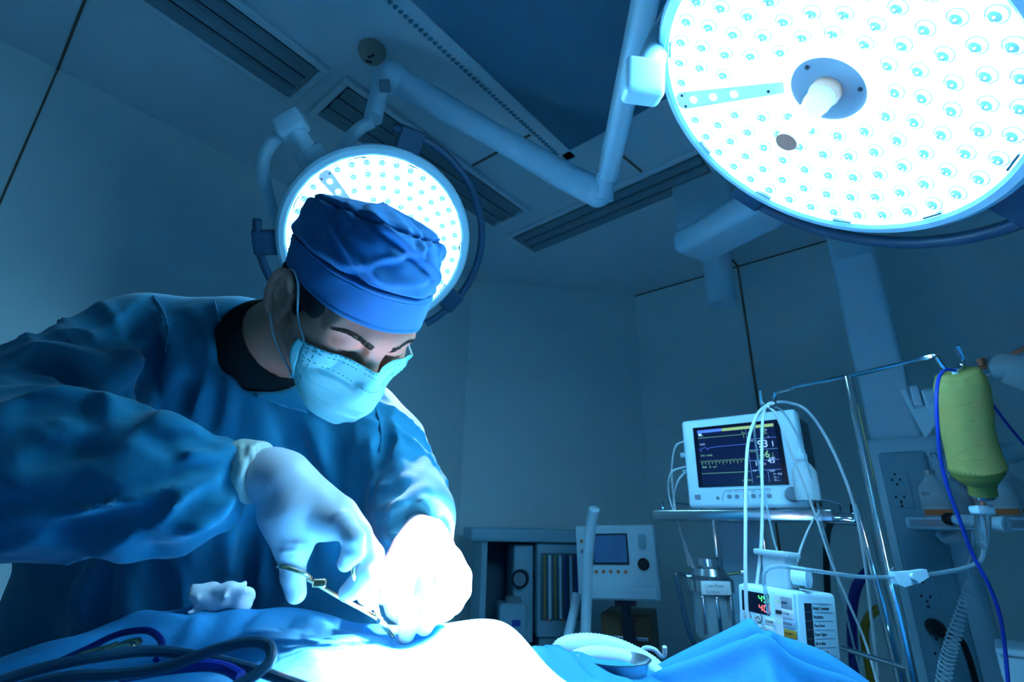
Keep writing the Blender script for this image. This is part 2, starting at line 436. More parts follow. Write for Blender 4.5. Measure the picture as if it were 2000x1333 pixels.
# ------------------------------------------------------------------ the room
H = 3.0
P0 = onz(113, 135, H)
def proj(P):
    c = R.T @ (np.asarray(P) - CAM); return CX + FPX * c[0] / c[2], CY - FPX * c[1] / c[2]
def along(o, d, px):
    lo, hi = 0., 8.
    for _ in range(60):
        mid = (lo + hi) / 2
        if proj(o + d * mid)[0] < px: lo = mid
        else: hi = mid
    return o + d * lo
CA = along(P0, D1, 922); CB = onz(1240, 578, H)
WALLS = [('wall_left', P0 - D1 * 5.0, CA, 'pale blue painted left wall with a dark vertical panel joint'),
         ('wall_corner', CA, CB, 'pale blue angled corner wall behind the anesthesia machine'),
         ('wall_light_block', V(0, 0, 0) - D1 * 2.6 + U * .3, V(0, 0, 0) - D1 * 2.6 - U * 2.6, 'pale blue wall added unseen behind the viewpoint to block ambient light'),  # added out of view; its partial width shapes the ambient light
         ('wall_back', CB, CB + U * 6.0, 'pale blue back wall behind the patient monitor')]
for nm, a, b, lb in WALLS:
    d = b - a; L = np.linalg.norm(d[:2]); d = unit([d[0], d[1], 0]); out = V(-d[1], d[0], 0)
    mb = MB(); M = frame(V(*((a + b) / 2)[:2], H / 2) + out * .05, d, out, ZUP)
    mb.box((0, 0, 0), (L + .02, .1, H)); mb.xf(M); struct(nm, mb, 'wall_paint', lb)
mb = MB(); mb.box((1, 1, H + .05), (12, 12, .1)); struct('ceiling', mb, 'ceiling_paint', 'dim blue operating room ceiling of large flat panels')
mb = MB(); mb.box((1, 1, -.05), (12, 12, .1)); struct('floor', mb, 'floor_vinyl', 'blue grey vinyl operating room floor')
def strip(a, b, wd, nrm, name, lb, m='seam', th=.004):
    a = np.asarray(a); b = np.asarray(b); d = unit(b - a); n = unit(nrm); s = np.cross(n, d)
    mb = MB(); mb.box((0, 0, 0), (np.linalg.norm(b - a), wd, th)); mb.xf(frame((a + b) / 2 + n * th / 2, d, s, n)); struct(name, mb, m, lb)
DN = V(0, 0, -1)
def drop(p, z): return V(p[0], p[1], z)
strip(drop(P0, 0), P0, .007, U, 'trim_1', 'dark vertical joint in the left wall panels')
strip(P0, P0 + U * 2.6, .009, DN, 'trim_2', 'dark ceiling joint running out from the left wall joint')
strip(onz(923, 323, H), onz(1035, 263, H), .012, DN, 'trim_3', 'short dark ceiling joint behind the spring arm')
strip(onz(1205, 295, H), onz(1253, 335, H), .012, DN, 'trim_4', 'short dark ceiling joint beside the arm elbow')
WS = along(CB, U, 1441)
strip(drop(WS, .0), WS, .014, -D1, 'trim_5', 'dark vertical joint in the back wall above the patient monitor')
strip(WS, WS - D1 * .12, .014, DN, 'trim_6', 'short ceiling joint meeting the back wall joint')
strip(CB + V(0, 0, -.004), CB + U * 3.2 + V(0, 0, -.004), .012, -D1, 'trim_7', 'dark joint strip with its shadow painted in where back wall meets ceiling')  # dark colour paints the shadow along this joint

def fixture(a, b, d, length, label):
    # a, b: the two corners of the near short end on the ceiling, d: direction of the long side
    w_ = b - a; wd = np.linalg.norm(w_); e2 = unit(w_)
    t = Thing('recessed_ceiling_light', label, 'ceiling light', frame(a + V(0, 0, -.0), d, e2, np.cross(d, e2)), group='unlit recessed ceiling lights')
    s = -1 if np.cross(d, e2)[2] > 0 else 1            # local z sign that points down
    mb = MB(); mb.box((length / 2, wd / 2, s * .004), (length - .02, wd - .02, .006)); t.part('recess', mb, 'recess_dark')
    fw = .028; mb = MB()
    for c, sz in (((length / 2, -fw / 2, s * .012), (length + 2 * fw, fw, .022)), ((length / 2, wd + fw / 2, s * .012), (length + 2 * fw, fw, .022)), ((-fw / 2, wd / 2, s * .012), (fw, wd, .022)), ((length + fw / 2, wd / 2, s * .012), (fw, wd, .022))): mb.box(c, sz, bev=.004)
    t.part('frame', mb, 'ceiling_paint')
    for i in range(3):
        y = wd * (i + .5) / 3; mb = MB(); P = []
        for x in (.01, length - .01):
            P.append([(x, y + dy * wd / 6.6, s * (.008 + .016 * (abs(dy)))) for dy in np.linspace(-1, 1, 9)])
        mb.grid(np.array(P)); t.part('reflector', mb, 'louvre')
fixture(onz(567, 185, H), onz(630, 134, H), -D1, 1.6, 'unlit recessed strip light nearest the left wall at top of photo')
fixture(onz(621, 217, H), onz(680, 161, H), D1, np.linalg.norm(onz(963, 438, H) - onz(621, 217, H)), 'unlit recessed strip light directly behind the smaller lit lamp')
fixture(onz(1044, 488, H), onz(999, 460, H), U, 1.25, 'unlit recessed strip light running toward the back of the large lamp')
# laminar air panel
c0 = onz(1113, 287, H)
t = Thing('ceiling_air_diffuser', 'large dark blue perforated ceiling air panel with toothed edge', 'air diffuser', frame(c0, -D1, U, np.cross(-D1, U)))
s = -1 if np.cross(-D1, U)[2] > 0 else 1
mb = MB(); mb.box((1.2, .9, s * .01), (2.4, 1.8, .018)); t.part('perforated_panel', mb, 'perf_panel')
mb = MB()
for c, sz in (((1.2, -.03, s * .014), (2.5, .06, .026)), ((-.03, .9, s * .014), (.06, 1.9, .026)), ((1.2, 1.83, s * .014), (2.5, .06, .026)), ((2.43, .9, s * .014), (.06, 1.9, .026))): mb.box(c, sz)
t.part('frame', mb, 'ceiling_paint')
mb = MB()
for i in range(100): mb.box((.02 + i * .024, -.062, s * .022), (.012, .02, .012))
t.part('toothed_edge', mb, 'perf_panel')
# smoke detector
c = onz(727, 98, H)
t = Thing('smoke_detector', 'round beige smoke detector on the ceiling above the spring arm', 'smoke detector', frame(c, V(1, 0, 0), V(0, -1, 0), V(0, 0, -1)))
mb = MB(); mb.lathe([(.055, 0), (.055, .012), (.048, .02), (.046, .034), (.03, .044), (0, .046)], seg=28); t.part('body', mb, 'detector_tan')
mb = MB(); mb.box((.004, .012, .046), (.03, .006, .006), rotz(.4)); mb.box((-.012, -.014, .046), (.026, .006, .006), rotz(-.3)); t.part('vent_slot', mb, 'ink')

# ------------------------------------------------------------------ surgical lamps
LENS = None
def lens_mesh():
    mb = MB(); r = .0155
    mb.m(0).lathe([(r, 0), (r * 1.02, .003), (r * .93, .006), (r * .84, .0055)], seg=20, capa=False, capb=False)
    mb.m(1).lathe([(r * .84, .0055), (r * .66, .009), (r * .58, .010)], seg=20, capa=False, capb=False)
    mb.m(2).lathe([(r * .58, .010), (r * .40, .0125), (r * .18, .0142), (0, .0146)], seg=20, capa=False, capb=False)
    for dx, dy, q in ((.20, .12, .13), (-.22, .05, .10), (.02, -.26, .09)): mb.m(1).sphere((dx * r, dy * r, .0134), q * r, 8)
    return mb
def lamp(label, c, n, xpx, rin, rout, bowl, power, spot_to, wedge_px, rail_px, block_px, rail_d, group=None):
    n = unit(n); e = onplane(*xpx, c, n) - c; e = unit(e - n * (e @ n)); M = frame(c, e, np.cross(n, e), n)
    t = Thing('surgical_lamp', label, 'surgical lamp', M)
    def ang(px, py): q = t.L(onplane(px, py, c, n)); return math.atan2(q[1], q[0])
    hub = .074
    mb = MB(); mb.lathe([(rin, -.012), (rin, -.002), (rin + .006, .003), (rout - .010, .002), (rout - .002, -.006), (rout, -.02), (rout - .004, -.045), (rout - .03, -.07), (rout * .7, -.095), (.12, -.115), (.05, -.12), (0, -.12)], seg=96, capa=False)
    t.part('housing', mb, 'lamp_white')
    depth = lambda r: -.012 - (bowl - .012) * (1 - ((r - hub) / (rin - hub))) ** 1.0
    wa = ang(*wedge_px)
    mb = MB(); mb.lathe([(r, depth(r)) for r in np.linspace(rin, hub - .006, 14)], seg=96, capa=False, capb=False); pan = t.part('led_panel', mb, 'led_white')
    # thin joints between the led modules
    mb = MB()
    for k in range(1, 8):
        a = wa + k * 2 * math.pi / 8; P = [V(r * math.cos(a), r * math.sin(a), depth(r) + .0015) for r in (hub, rin - .004)]
        mb.tube(P, .0009, seg=4, sub=1)
    t.part('module_joint', mb, 'lens_ring', parent=pan)
    # lenses: one built, the rest copied
    global LENS
    pos = []
    for r, k in ((.102, 13), (.142, 19), (.184, 25), (.226, 31), (.264, 36)):
        for j in range(k):
            a = wa + (j + .5) * 2 * math.pi / k + r * 9
            if abs((a - wa + math.pi) % (2 * math.pi) - math.pi) * r < .040: continue
            r_ = r * rin / .2835; pos.append((a, r_))
    slope = math.atan2(bowl - .012, rin - hub)
    mats4 = []
    for a, r_ in pos:
        X = V(math.cos(a) * math.cos(slope), math.sin(a) * math.cos(slope), math.sin(slope)); Y = V(-math.sin(a), math.cos(a), 0)
        mats4.append(frame(V(r_ * math.cos(a), r_ * math.sin(a), depth(r_)), X, Y, np.cross(X, Y)))
    vis = sorted(range(len(mats4)), key=lambda i: np.linalg.norm(ap(M, mats4[i][:3, 3]) - CAM) + (9 if not (0 < proj(ap(M, mats4[i][:3, 3]))[1] < 1333 and 0 < proj(ap(M, mats4[i][:3, 3]))[0] < 2000) else 0))
    for q, i in enumerate(vis[:100]):
        if LENS is None:
            LENS = t.part('led_lens', lens_mesh(), ['lens_ring', 'led_glow', 'lens_iris'], parent=pan); LENS.matrix_local = Matrix(mats4[i].tolist())
        else: t.copy(LENS, mats4[i], parent=pan)
    mb = MB()
    for i in vis[100:]:
        l = lens_mesh(); l.xf(mats4[i]); b0 = len(mb.v); mb.v += l.v; mb.f += [tuple(v + b0 for v in f) for f in l.f]; mb.mi += l.mi
    if mb.v: t.part('led_lens', mb, ['lens_ring', 'led_glow', 'lens_iris'], parent=pan, stuff=True)
    # sensor strip
    ca, sa = math.cos(wa), math.sin(wa); Q = lambda r, s_, h: V(r * ca - s_ * sa, r * sa + s_ * ca, depth(min(r, rin)) + h)
    mb = MB(); r0, r1 = hub - .005, rin - .004
    poly = [(r0, -.012), (r1 - .01, -.022), (r1, -.012), (r1, .012), (r1 - .01, .022), (r0, .012)]
    b = mb.addv([Q(a, s_, .004) for a, s_ in poly] + [Q(a, s_, .012) for a, s_ in poly]); k = len(poly)
    mb.addf([tuple(b + k + j for j in range(k))] + [(b + j, b + (j + 1) % k, b + k + (j + 1) % k, b + k + j) for j in range(k)])
    st = t.part('sensor_strip', mb, 'strip_scatter_glow')
    for r_ in (.165, .205, .245):
        mb = MB(); p = Q(r_ * rin / .2835, 0, .012); mb.lathe([(.0085, 0), (.0085, .002), (0, .003)], o=p, seg=20); t.part('sensor', mb, 'led_glow', parent=st)
    mb = MB()
    for r_, s_ in ((r1 - .015, -.014), (r1 - .015, .014), (.11, .004)): mb.lathe([(.0028, 0), (.0028, .0015), (0, .002)], o=Q(r_, s_, .012), seg=10)
    t.part('screw', mb, 'dark_plastic', parent=st)
    mb = MB()
    for k in range(10):
        a = wa + .45 + k * .6
        mb = MB(); mb.box((rin * math.cos(a) * .985, rin * math.sin(a) * .985, -.004), (.004, .036, .006), rotz(a)); t.part('cover_clip', mb, 'grey_plastic')
    # hub and sterile handle
    mb = MB(); mb.lathe([(hub + .006, -bowl + .002), (hub + .004, -bowl + .020), (hub - .006, -bowl + .022), (hub - .008, -bowl + .012)], seg=48, capa=False, capb=False); hb = t.part('hub_ring', mb, 'led_glow')
    mb = MB(); mb.lathe([(hub - .007, -bowl + .014), (hub - .008, -bowl + .017), (.03, -bowl + .018), (0, -bowl + .018)], seg=48, capa=False); t.part('hub_plate', mb, 'panel_grey')
    for k in range(3):
        a = wa + 1.1 + k * 2.094; mb = MB(); mb.lathe([(.004, 0), (.004, .002), (.0015, .003), (0, .002)], o=(.055 * math.cos(a), .055 * math.sin(a), -bowl + .018), seg=12); t.part('screw', mb, 'dark_plastic')
    h0 = -bowl + .018; hl = .125
    mb = MB(); mb.lathe([(.027, h0), (.027, h0 + .012), (.0235, h0 + .016)], seg=32, capa=False); hd = t.part('sterile_handle', mb, 'handle_tan')
    mb = MB(); mb.lathe([(.0235, h0 + .010), (.0235, h0 + .035), (.0205, h0 + .045), (.0195, h0 + hl)], seg=32, capa=False, capb=False); t.part('grip', mb, 'milky_plastic', parent=hd)
    mb = MB(); mb.lathe([(.0195, h0 + hl - .001), (.019, h0 + hl + .002), (0, h0 + hl + .003)], seg=32); t.part('end_cap', mb, 'handle_tan', parent=hd)
    # guide rails around the rim
    for r_, pts in rail_px:
        A = [ang(*p) for p in pts]; A = list(np.unwrap(A)); aa = np.linspace(A[0], A[-1], 26)
        mb = MB(); mb.tube([(r_ * math.cos(a), r_ * math.sin(a), rail_d) for a in aa], .0125, seg=12, sub=2); rl = t.part('guide_rail', mb, 'navy_rubber')
        for a in [ang(*p) for p in block_px if min(abs((ang(*p) - x + math.pi) % (2 * math.pi) - math.pi) for x in aa) < .12]:
            mb = MB(); rm = (rout - .02 + r_) / 2; mb.box((rm * math.cos(a), rm * math.sin(a), rail_d), (r_ - rout + .05, .075, .03), rotz(a), bev=.006); t.part('rail_bracket', mb, 'navy_rubber', parent=rl)
    p0 = c + n * .10; X_ = M[:3, 0]; Y_ = M[:3, 1]
    offs = [(0, 0)] + [(.19 * math.cos(k * math.pi / 3), .19 * math.sin(k * math.pi / 3)) for k in range(6)] if power > 2000 else [(.12, 0)]
    ld = bpy.data.lights.new('beam', 'SPOT'); ld.energy = power / len(offs); ld.color = (1.0, .94, .94); ld.spot_size = math.radians(15 if power > 2000 else 20); ld.spot_blend = .7; ld.shadow_soft_size = .03
    for ox, oy in offs:                                 # the led modules' beams cross in the wound
        lo = bpy.data.objects.new('beam', ld); COL.objects.link(lo)
        p = p0 + X_ * ox + Y_ * oy; d = unit(np.asarray(spot_to) - p); zz = -d; xx = unit(np.cross(V(0, 1, .2), zz)); yy = np.cross(zz, xx)
        lo.parent = t.o; lo.matrix_local = Matrix((t.Mi @ frame(p, xx, yy, zz)).tolist())
    return t, ang
FIELD_PT = at(885, 1250, .545)
big, ang = lamp('large lit round LED surgical lamp with a sterile handle, at upper right', V(.523, .700, 1.907), V(-.609, .181, -.773), (1900, 250), .300, .328, .062, FIELD['big'], at(885, 1270, .525),
     (1335, 200), [(.388, [(1440, 385), (1600, 455), (1727, 480), (1860, 480), (2000, 425)])], [(1450, 400), (1990, 430)], -.035)
n2 = unit(FIELD_PT - V(-.4346, 1.43, 2.04)) * .5 + unit(V(.376, -.587, -.717)) * .5
small, ang = lamp('smaller lit round LED surgical lamp glowing behind the surgeon\'s head', V(-.4346, 1.43, 2.042), n2, (900, 461), .272, .303, .05, FIELD['small'], at(820, 930, .80),
     (640, 350), [(.352, [(770, 250), (900, 320), (940, 430), (930, 520), (880, 600), (830, 632)]), (.352, [(508, 436), (520, 500), (545, 560)])], [(805, 275), (520, 480), (880, 590)], -.03)
# suspension of the smaller lamp
def wtube(t, name, pts, r, m, parent=None, seg=16, sub=6, **k):
    mb = MB(); mb.tube([t.L(at(*p)) for p in pts], r, seg=seg, sub=sub, **k); return t.part(name, mb, m, parent=parent)
S = small
wtube(S, 'yoke', [(606, 285, 1.72), (560, 262, 1.66), (530, 280, 1.63), (514, 320, 1.62), (522, 380, 1.62), (540, 440, 1.65), (556, 500, 1.70), (600, 560, 1.74)], .020, 'light_plastic')
mb = MB(); mb.rbox((0, 0, 0), (.095, .07, .07), .014); Mx = frame(S.L(at(568, 244, 1.62)), *(S.Mi[:3, :3] @ v for v in (unit(at(604, 226, 1.62) - at(536, 262, 1.62)), V(0, .94, .34), unit(np.cross(unit(at(604, 226, 1.62) - at(536, 262, 1.62)), V(0, .94, .34)))))); mb.xf(Mx)
S.part('yoke_joint', mb, 'light_plastic')
mb = MB(); mb.cyl(S.L(at(578, 256, 1.62)), S.L(at(606, 300, 1.64)), .027, .030, 24); mb.cyl(S.L(at(598, 290, 1.64)), S.L(at(612, 312, 1.66)), .046, .052, 28); S.part('swivel', mb, 'light_plastic')
wtube(S, 'rear_yoke', [(728, 238, 1.74), (705, 250, 1.74), (680, 275, 1.73), (665, 310, 1.74), (690, 380, 1.75), (720, 440, 1.72)], .021, 'light_plastic')
mb = MB(); mb.cyl(S.L(at(746, 150, 1.80)), S.L(at(729, 232, 1.74)), .030, .031, 24); mb.sphere(S.L(at(746, 158, 1.80)), .040, 20); S.part('drop_tube', mb, 'light_plastic')
mb = MB(); mb.tube([S.L(at(*p)) for p in [(768, 152, 1.80), (800, 172, 1.80), (960, 262, 1.78), (1100, 342, 1.76), (1172, 378, 1.75)]], [.054, .050, .042, .048, .050], seg=20, sub=5, flat=.8)
mb.sphere(S.L(at(768, 154, 1.80)), .0555, 20); mb.sphere(S.L(at(1168, 377, 1.75)), .050, 20)
S.part('spring_arm', mb, 'light_plastic')
mb = MB(); mb.rbox((0, 0, 0), (.035, .012, .04), .003, R @ np.diag([1, 1, 1.])); mb.v = [tuple(np.array(p) + ap(np.eye(4), S.L(at(752, 168, 1.74)))) for p in mb.v]; S.part('arm_cover', mb, 'grey_plastic')
mb = MB(); mb.cyl(S.L(at(1183, 340, 1.72)), S.L(at(1178, 392, 1.73)), .031, .034, 24); S.part('elbow', mb, 'light_plastic')
a_, b_ = at(1186, 345, 1.70), at(1278, -80, 1.18)
mb = MB(); d_ = unit(b_ - a_); sd = unit(np.cross(d_, ZUP)); mb.rbox((0, 0, 0), (np.linalg.norm(b_ - a_), .062, .085), .02); mb.xf(S.Mi @ frame((a_ + b_) / 2, d_, sd, np.cross(d_, sd))); S.part('extension_arm', mb, 'light_plastic')
mb = MB(); mb.cyl(S.L(b_ + V(0, 0, -.05)), S.L(V(b_[0], b_[1], H)), .055, .055, 28); mb.lathe([(.16, 0), (.15, .06), (.06, .09)], o=S.L(V(b_[0], b_[1], H)), axis=S.Mi[:3, :3] @ V(0, 0, -1), seg=32); S.part('ceiling_mount', mb, 'light_plastic')
# bracket and arm of the large lamp
B = big
mb = MB(); q = B.L(at(1255, 160, .97)); Mx = frame(q, *(B.Mi[:3, :3] @ v for v in (unit(at(1300, 170, .97) - at(1225, 160, .97)), V(0, .94, .34), V(0, -.34, .94)))); mb.rbox((0, 0, 0), (.075, .06, .07), .012); mb.xf(Mx); B.part('yoke_joint', mb, 'lamp_white')
e_ = V(1.35, 1.15, 2.45)
bc = V(.523, .700, 1.907) + .02 * V(.609, -.181, .773)
mb = MB(); mb.tube([B.L(p) for p in (at(1262, 150, .99), at(1300, 60, 1.08), at(1400, -60, 1.10), bc + V(.20, .06, .42), bc + V(.42, .18, .50))], .028, seg=16); B.part('yoke', mb, 'lamp_white')
a_ = bc + V(.42, .18, .50); mb = MB(); mb.cyl(B.L(a_ + V(0, 0, -.06)), B.L(V(a_[0], a_[1], H)), .045, .045, 24); B.part('ceiling_mount', mb, 'lamp_white')

# ------------------------------------------------------------------ patient monitor on a steel tray
def FR(o, a=0., tilt=0.):
    X = U * math.cos(a) + D1 * math.sin(a); Y = -U * math.sin(a) + D1 * math.cos(a); return frame(np.asarray(o), X, Y, ZUP)
mo = at(1345, 993, 1.60)
W_, Hm = .345, .275
t = Thing('patient_monitor', 'white patient monitor showing vital signs, on the steel tray', 'monitor', FR(mo))
mb = MB(); mb.rbox((W_ / 2, .025, Hm / 2), (W_, .05, Hm), .012); t.part('casing', mb, 'white_plastic')
mb = MB(); mb.rbox((W_ * .5, .11, Hm * .49), (W_ * .97, .15, Hm * .94), .012); t.part('rear_casing', mb, 'dark_plastic')
sx0, sx1, sz0, sz1 = W_ * .115, W_ * .865, Hm * .225, Hm * .90
mb = MB(); mb.box(((sx0 + sx1) / 2, -.0005, (sz0 + sz1) / 2), (sx1 - sx0, .004, sz1 - sz0)); t.part('screen_bezel', mb, 'screen_dark')
bx = .055; ix0, ix1 = sx0 + (sx1 - sx0) * bx, sx1 - (sx1 - sx0) * .055; iz0, iz1 = sz0 + (sz1 - sz0) * .03, sz1 - (sz1 - sz0) * .045
mb = MB(); mb.box(((ix0 + ix1) / 2, -.003, (iz0 + iz1) / 2), (ix1 - ix0, .001, iz1 - iz0)); scr = t.part('screen', mb, 'screen_navy')
SP = lambda s_, v_: V(ix0 + (ix1 - ix0) * s_, -.0042, iz1 - (iz1 - iz0) * v_)
SW, SH = ix1 - ix0, iz1 - iz0
def stxt(mb, s_, v_, body, size, bold=0.): text_mb(mb, body, size, frame(SP(s_, v_), V(1, 0, 0), V(0, 0, 1), V(0, -1, 0)), .0002, bold=bold)
def sline(mb, pts, r=.0006): mb.tube([SP(*p) for p in pts], r, seg=4, sub=1, smooth=False)
def srect(mb, s0, v0, s1, v1): mb.box((SP((s0 + s1) / 2, (v0 + v1) / 2)), (SW * (s1 - s0), .0006, SH * (v1 - v0)))
for q in ((.765, .405, '93', .030, .0004), (.86, .71 - .035, '45', .020, .0002), (.70, .705, '18', .018, .0002), (.80, .70, '53', .008), (.01, .05, 'Adult  Monitor  Patient', .0085), (.02, .285, 'SpO2', .007), (.665, .29, 'SpO2   %', .006), (.90, .245, 'X', .006), (.88, .125, '10', .006), (.66, .80, 'NIBP', .006), (.86, .82, 'TEMP', .0065), (.90, .875, 'T1 19.8', .0075), (.90, .925, 'T2 --.-', .006), (.90, .97, 'TD --.-', .006), (.88, .60, 'mmHg', .006)):
    mb = MB(); stxt(mb, *q); t.part('white_readout', mb, 'px_white', parent=scr)
for q in ((.945, .31, .955, .40), (.01, .07, .055, .115)): mb = MB(); srect(mb, *q); t.part('level_bar', mb, 'px_white', parent=scr)
mb = MB(); stxt(mb, .775, .58, '46', .028, .0004); t.part('pulse_readout', mb, 'px_green', parent=scr)
mb = MB(); srect(mb, .34, .015, .99, .065); t.part('alarm_bar', mb, 'px_yellow', parent=scr)
mb = MB()
sline(mb, [(.0, .155), (.585, .155), (.60, .10), (.61, .225), (.62, .12), (.635, .155)]); t.part('green_trace', mb, 'px_green', parent=scr); mb = MB(); sline(mb, [(.0, .80), (.63, .80)]); t.part('green_trace', mb, 'px_green', parent=scr); mb = MB()
pts = []
for k in range(13):
    s0 = .0 + k * .047; pts += [(s0, .575), (s0 + .012, .578), (s0 + .024, .66 - (.02 if k % 2 else 0)), (s0 + .034, .578)]
sline(mb, pts); t.part('green_trace', mb, 'px_green', parent=scr); mb = MB(); stxt(mb, .02, .125, 'II  x1', .0065); stxt(mb, .01, .49, 'CO2  mmHg', .007); stxt(mb, .02, .70, 'RESP   12   rpm', .007)
stxt(mb, .82, .115, 'PR  62', .0062); stxt(mb, .82, .15, 'ST  0.1', .0062); stxt(mb, .82, .185, 'V    0.0', .0062); stxt(mb, .665, .155, 'HR', .007); stxt(mb, .66, .475, 'ETCO2', .006); stxt(mb, .86, .535, 'rr      9', .006); stxt(mb, .86, .575, 'in     10', .006); stxt(mb, .52, .955, '[ 1:00:00 ]', .0065); stxt(mb, .70, .90, 'auto  5m', .006)
t.part('green_lettering', mb, 'px_green', parent=scr)
mb = MB(); sline(mb, [(.0, .345), (.02, .40), (.04, .345), (.075, .335), (.10, .34), (.115, .375), (.14, .345), (.25, .335), (.40, .33), (.63, .33)]); t.part('blue_trace', mb, 'px_blue', parent=scr)
mb = MB(); sline(mb, [(.645, .07), (.645, .995)], .0005)
for v_ in (.25, .44, .62, .785): sline(mb, [(.645, v_), (1., v_)], .0006)
sline(mb, [(.845, .785), (.845, .99)], .0005); t.part('grid_line', mb, 'px_line', parent=scr)
mb = MB(); srect(mb, .0, .012, .33, .062)
t.part('title_bar', mb, 'px_blue', parent=scr)
def btn(x, z, r, m, name='button', hh=.006):
    mb = MB(); mb.lathe([(r, 0), (r, hh * .7), (r * .8, hh), (0, hh)], o=(x, .001, z), axis=(0, -1, 0), seg=20); return t.part(name, mb, m)
for i, u in enumerate((.375, .44, .51, .575, .64, .70)): btn(W_ * u, Hm * .118, .0062, 'button_orange' if i == 2 else 'grey_plastic')
btn(W_ * .885, Hm * .125, .0205, 'grey_plastic', 'control_knob', .018); btn(W_ * .275, Hm * .105, .0048, 'grey_plastic', 'power_button')
mb = MB(); mb.box((W_ * .095, -.001, Hm * .12), (.017, .004, .013)); t.part('battery_lamp', mb, 'grey_plastic')
mb = MB(); mb.tube([(W_ * .315, -.001, Hm * .07), (W_ * .32, -.001, Hm * .13), (W_ * .345, -.001, Hm * .175), (W_ * .40, -.001, Hm * .185), (W_ * .72, -.001, Hm * .185)], .0007, seg=4); t.part('panel_outline', mb, 'grey_plastic')
mb = MB()
for i, (u, s_) in enumerate(((.36, 'Alarm'), (.425, 'Silence'), (.49, 'Freeze'), (.56, 'NIBP'), (.63, 'Zero'), (.69, 'Menu'))): text_mb(mb, s_, .0052, frame(V(W_ * u, -.0008, Hm * .16), V(1, 0, 0), V(0, 0, 1), V(0, -1, 0)), .0002)
t.part('button_lettering', mb, 'grey_plastic')
# leads plugged into the left of the monitor
mb = MB(); mb.rbox((-.014, .05, Hm * .62), (.032, .018, .016), .004); mb.rbox((-.012, .05, Hm * .42), (.032, .014, .014), .004); mb.rbox((-.012, .08, Hm * .37), (.032, .014, .014), .004); t.part('lead_plug', mb, 'white_plastic')
for k, pts in enumerate(([(1338, 862), (1318, 875), (1312, 930), (1320, 1000), (1335, 1060), (1345, 1105)], [(1338, 912), (1310, 925), (1306, 965), (1322, 1020), (1340, 1075), (1352, 1110)], [(1338, 922), (1322, 945), (1316, 985), (1330, 1040), (1348, 1090), (1356, 1112)])):
    mb = MB(); mb.tube([at(px, py, 1.66 + .03 * (i > 1)) for i, (px, py) in enumerate(pts)], .0028, seg=8)
    solo('monitor_lead', mb, 'white_tube', ['uppermost pale lead looping from the left of the patient monitor', 'middle pale lead looping widest from the left of the patient monitor', 'lowest pale lead looping close to the left of the patient monitor'][k], 'cable', 'leads at the left of the patient monitor')

# tray
to = at(1275, 1014, 1.66)
t = Thing('steel_tray', 'shiny steel tray shelf carrying the patient monitor', 'tray', FR(to))
mb = MB(); mb.rbox((.256, .18, .012), (.512, .36, .030), .003); t.part('tray_top', mb, 'steel')
for x in (.03, .48):
    mb = MB(); mb.tube([(x, .02, .02), (x, .02, .05), (x, .06, .055), (x, .30, .055), (x, .34, .05), (x, .34, .02)], .004, seg=8, sub=4); t.part('side_rail', mb, 'chrome')
mb = MB(); mb.rbox((.21, .20, -.30), (.14, .05, .60), .01); mb.rbox((.21, .20, -.72), (.10, .05, .50), .01); t.part('column', mb, 'cabinet_blue')
for x in (.135, .285):
    mb = MB(); mb.cyl((x, .17, -.9), (x, .17, 0), .007, seg=12); t.part('column_rail', mb, 'chrome')
mb = MB(); mb.tube([(.50, .10, .005), (.545, .10, .0), (.565, .10, -.03), (.60, .10, -.95)], .014, seg=14); t.part('side_leg', mb, 'chrome')
mb = MB(); mb.box((.21, .2, -to[2] + .03), (.30, .30, .05)); mb.box((.21, .2, -1.10), (.10, .05, .40)); t.part('base', mb, 'grey_plastic')
# little spray bottle beside the screen
bo = at(1580, 978, 1.36)
t = Thing('drip_bottle', 'small translucent bottle standing on the steel tray at the right of the monitor', 'bottle', frame(bo, V(1, 0, 0), V(0, 1, 0), ZUP))
mb = MB(); mb.lathe([(0, 0), (.030, 0), (.031, .01), (.030, .075), (.018, .095), (.0125, .10), (.0125, .112)], seg=24); t.part('body', mb, 'milky_plastic')
mb = MB(); mb.lathe([(.0145, .108), (.0145, .122), (.006, .124), (.004, .138), (0, .138)], seg=18); t.part('cap', mb, 'white_plastic')

# ------------------------------------------------------------------ suction jar below the tray
jo = at(1398, 1232, 1.48)
t = Thing('suction_jar', 'clear suction jar with a steel collar under the steel tray', 'suction jar', frame(jo, V(1, 0, 0), V(0, 1, 0), ZUP))
mb = MB(); mb.lathe([(.050, -.02), (.056, -.005), (.056, .10), (.050, .112)], seg=32, capb=False); t.part('jar', mb, 'clear_plastic')
mb = MB(); mb.lathe([(.052, .10), (.066, .104), (.066, .135), (.050, .146), (.044, .165), (.034, .172), (.034, .192), (.030, .196), (0, .196)], seg=32); t.part('collar', mb, 'steel')
mb = MB()
for a in (-2.4, -1.7, -.9): mb.box((.058 * math.cos(a), .058 * math.sin(a), .045), (.010, .012, .10), rotz(a), bev=.003)
t.part('clamp', mb, 'chrome')
mb = MB(); mb.box((-.012, -.068, .118), (.085, .006, .036), bev=.002); lab = t.part('name_plate', mb, 'label_white')
mb = MB(); text_mb(mb, 'Low Flow', .013, frame(V(-.043, -.0715, .120), V(1, 0, 0), V(0, 0, 1), V(0, -1, 0)), .0003); text_mb(mb, 'Suction', .013, frame(V(-.043, -.0715, .104), V(1, 0, 0), V(0, 0, 1), V(0, -1, 0)), .0003); t.part('lettering', mb, 'grey_plastic', parent=lab)
mb = MB(); mb.cyl((-.06, 0, .145), (-.105, -.01, .147), .006, seg=10); t.part('port', mb, 'chrome'); mb = MB(); mb.cyl((.05, 0, .15), (.10, .0, .155), .006, seg=10); mb.sphere((.10, 0, .155), .010, 10); t.part('port', mb, 'chrome')
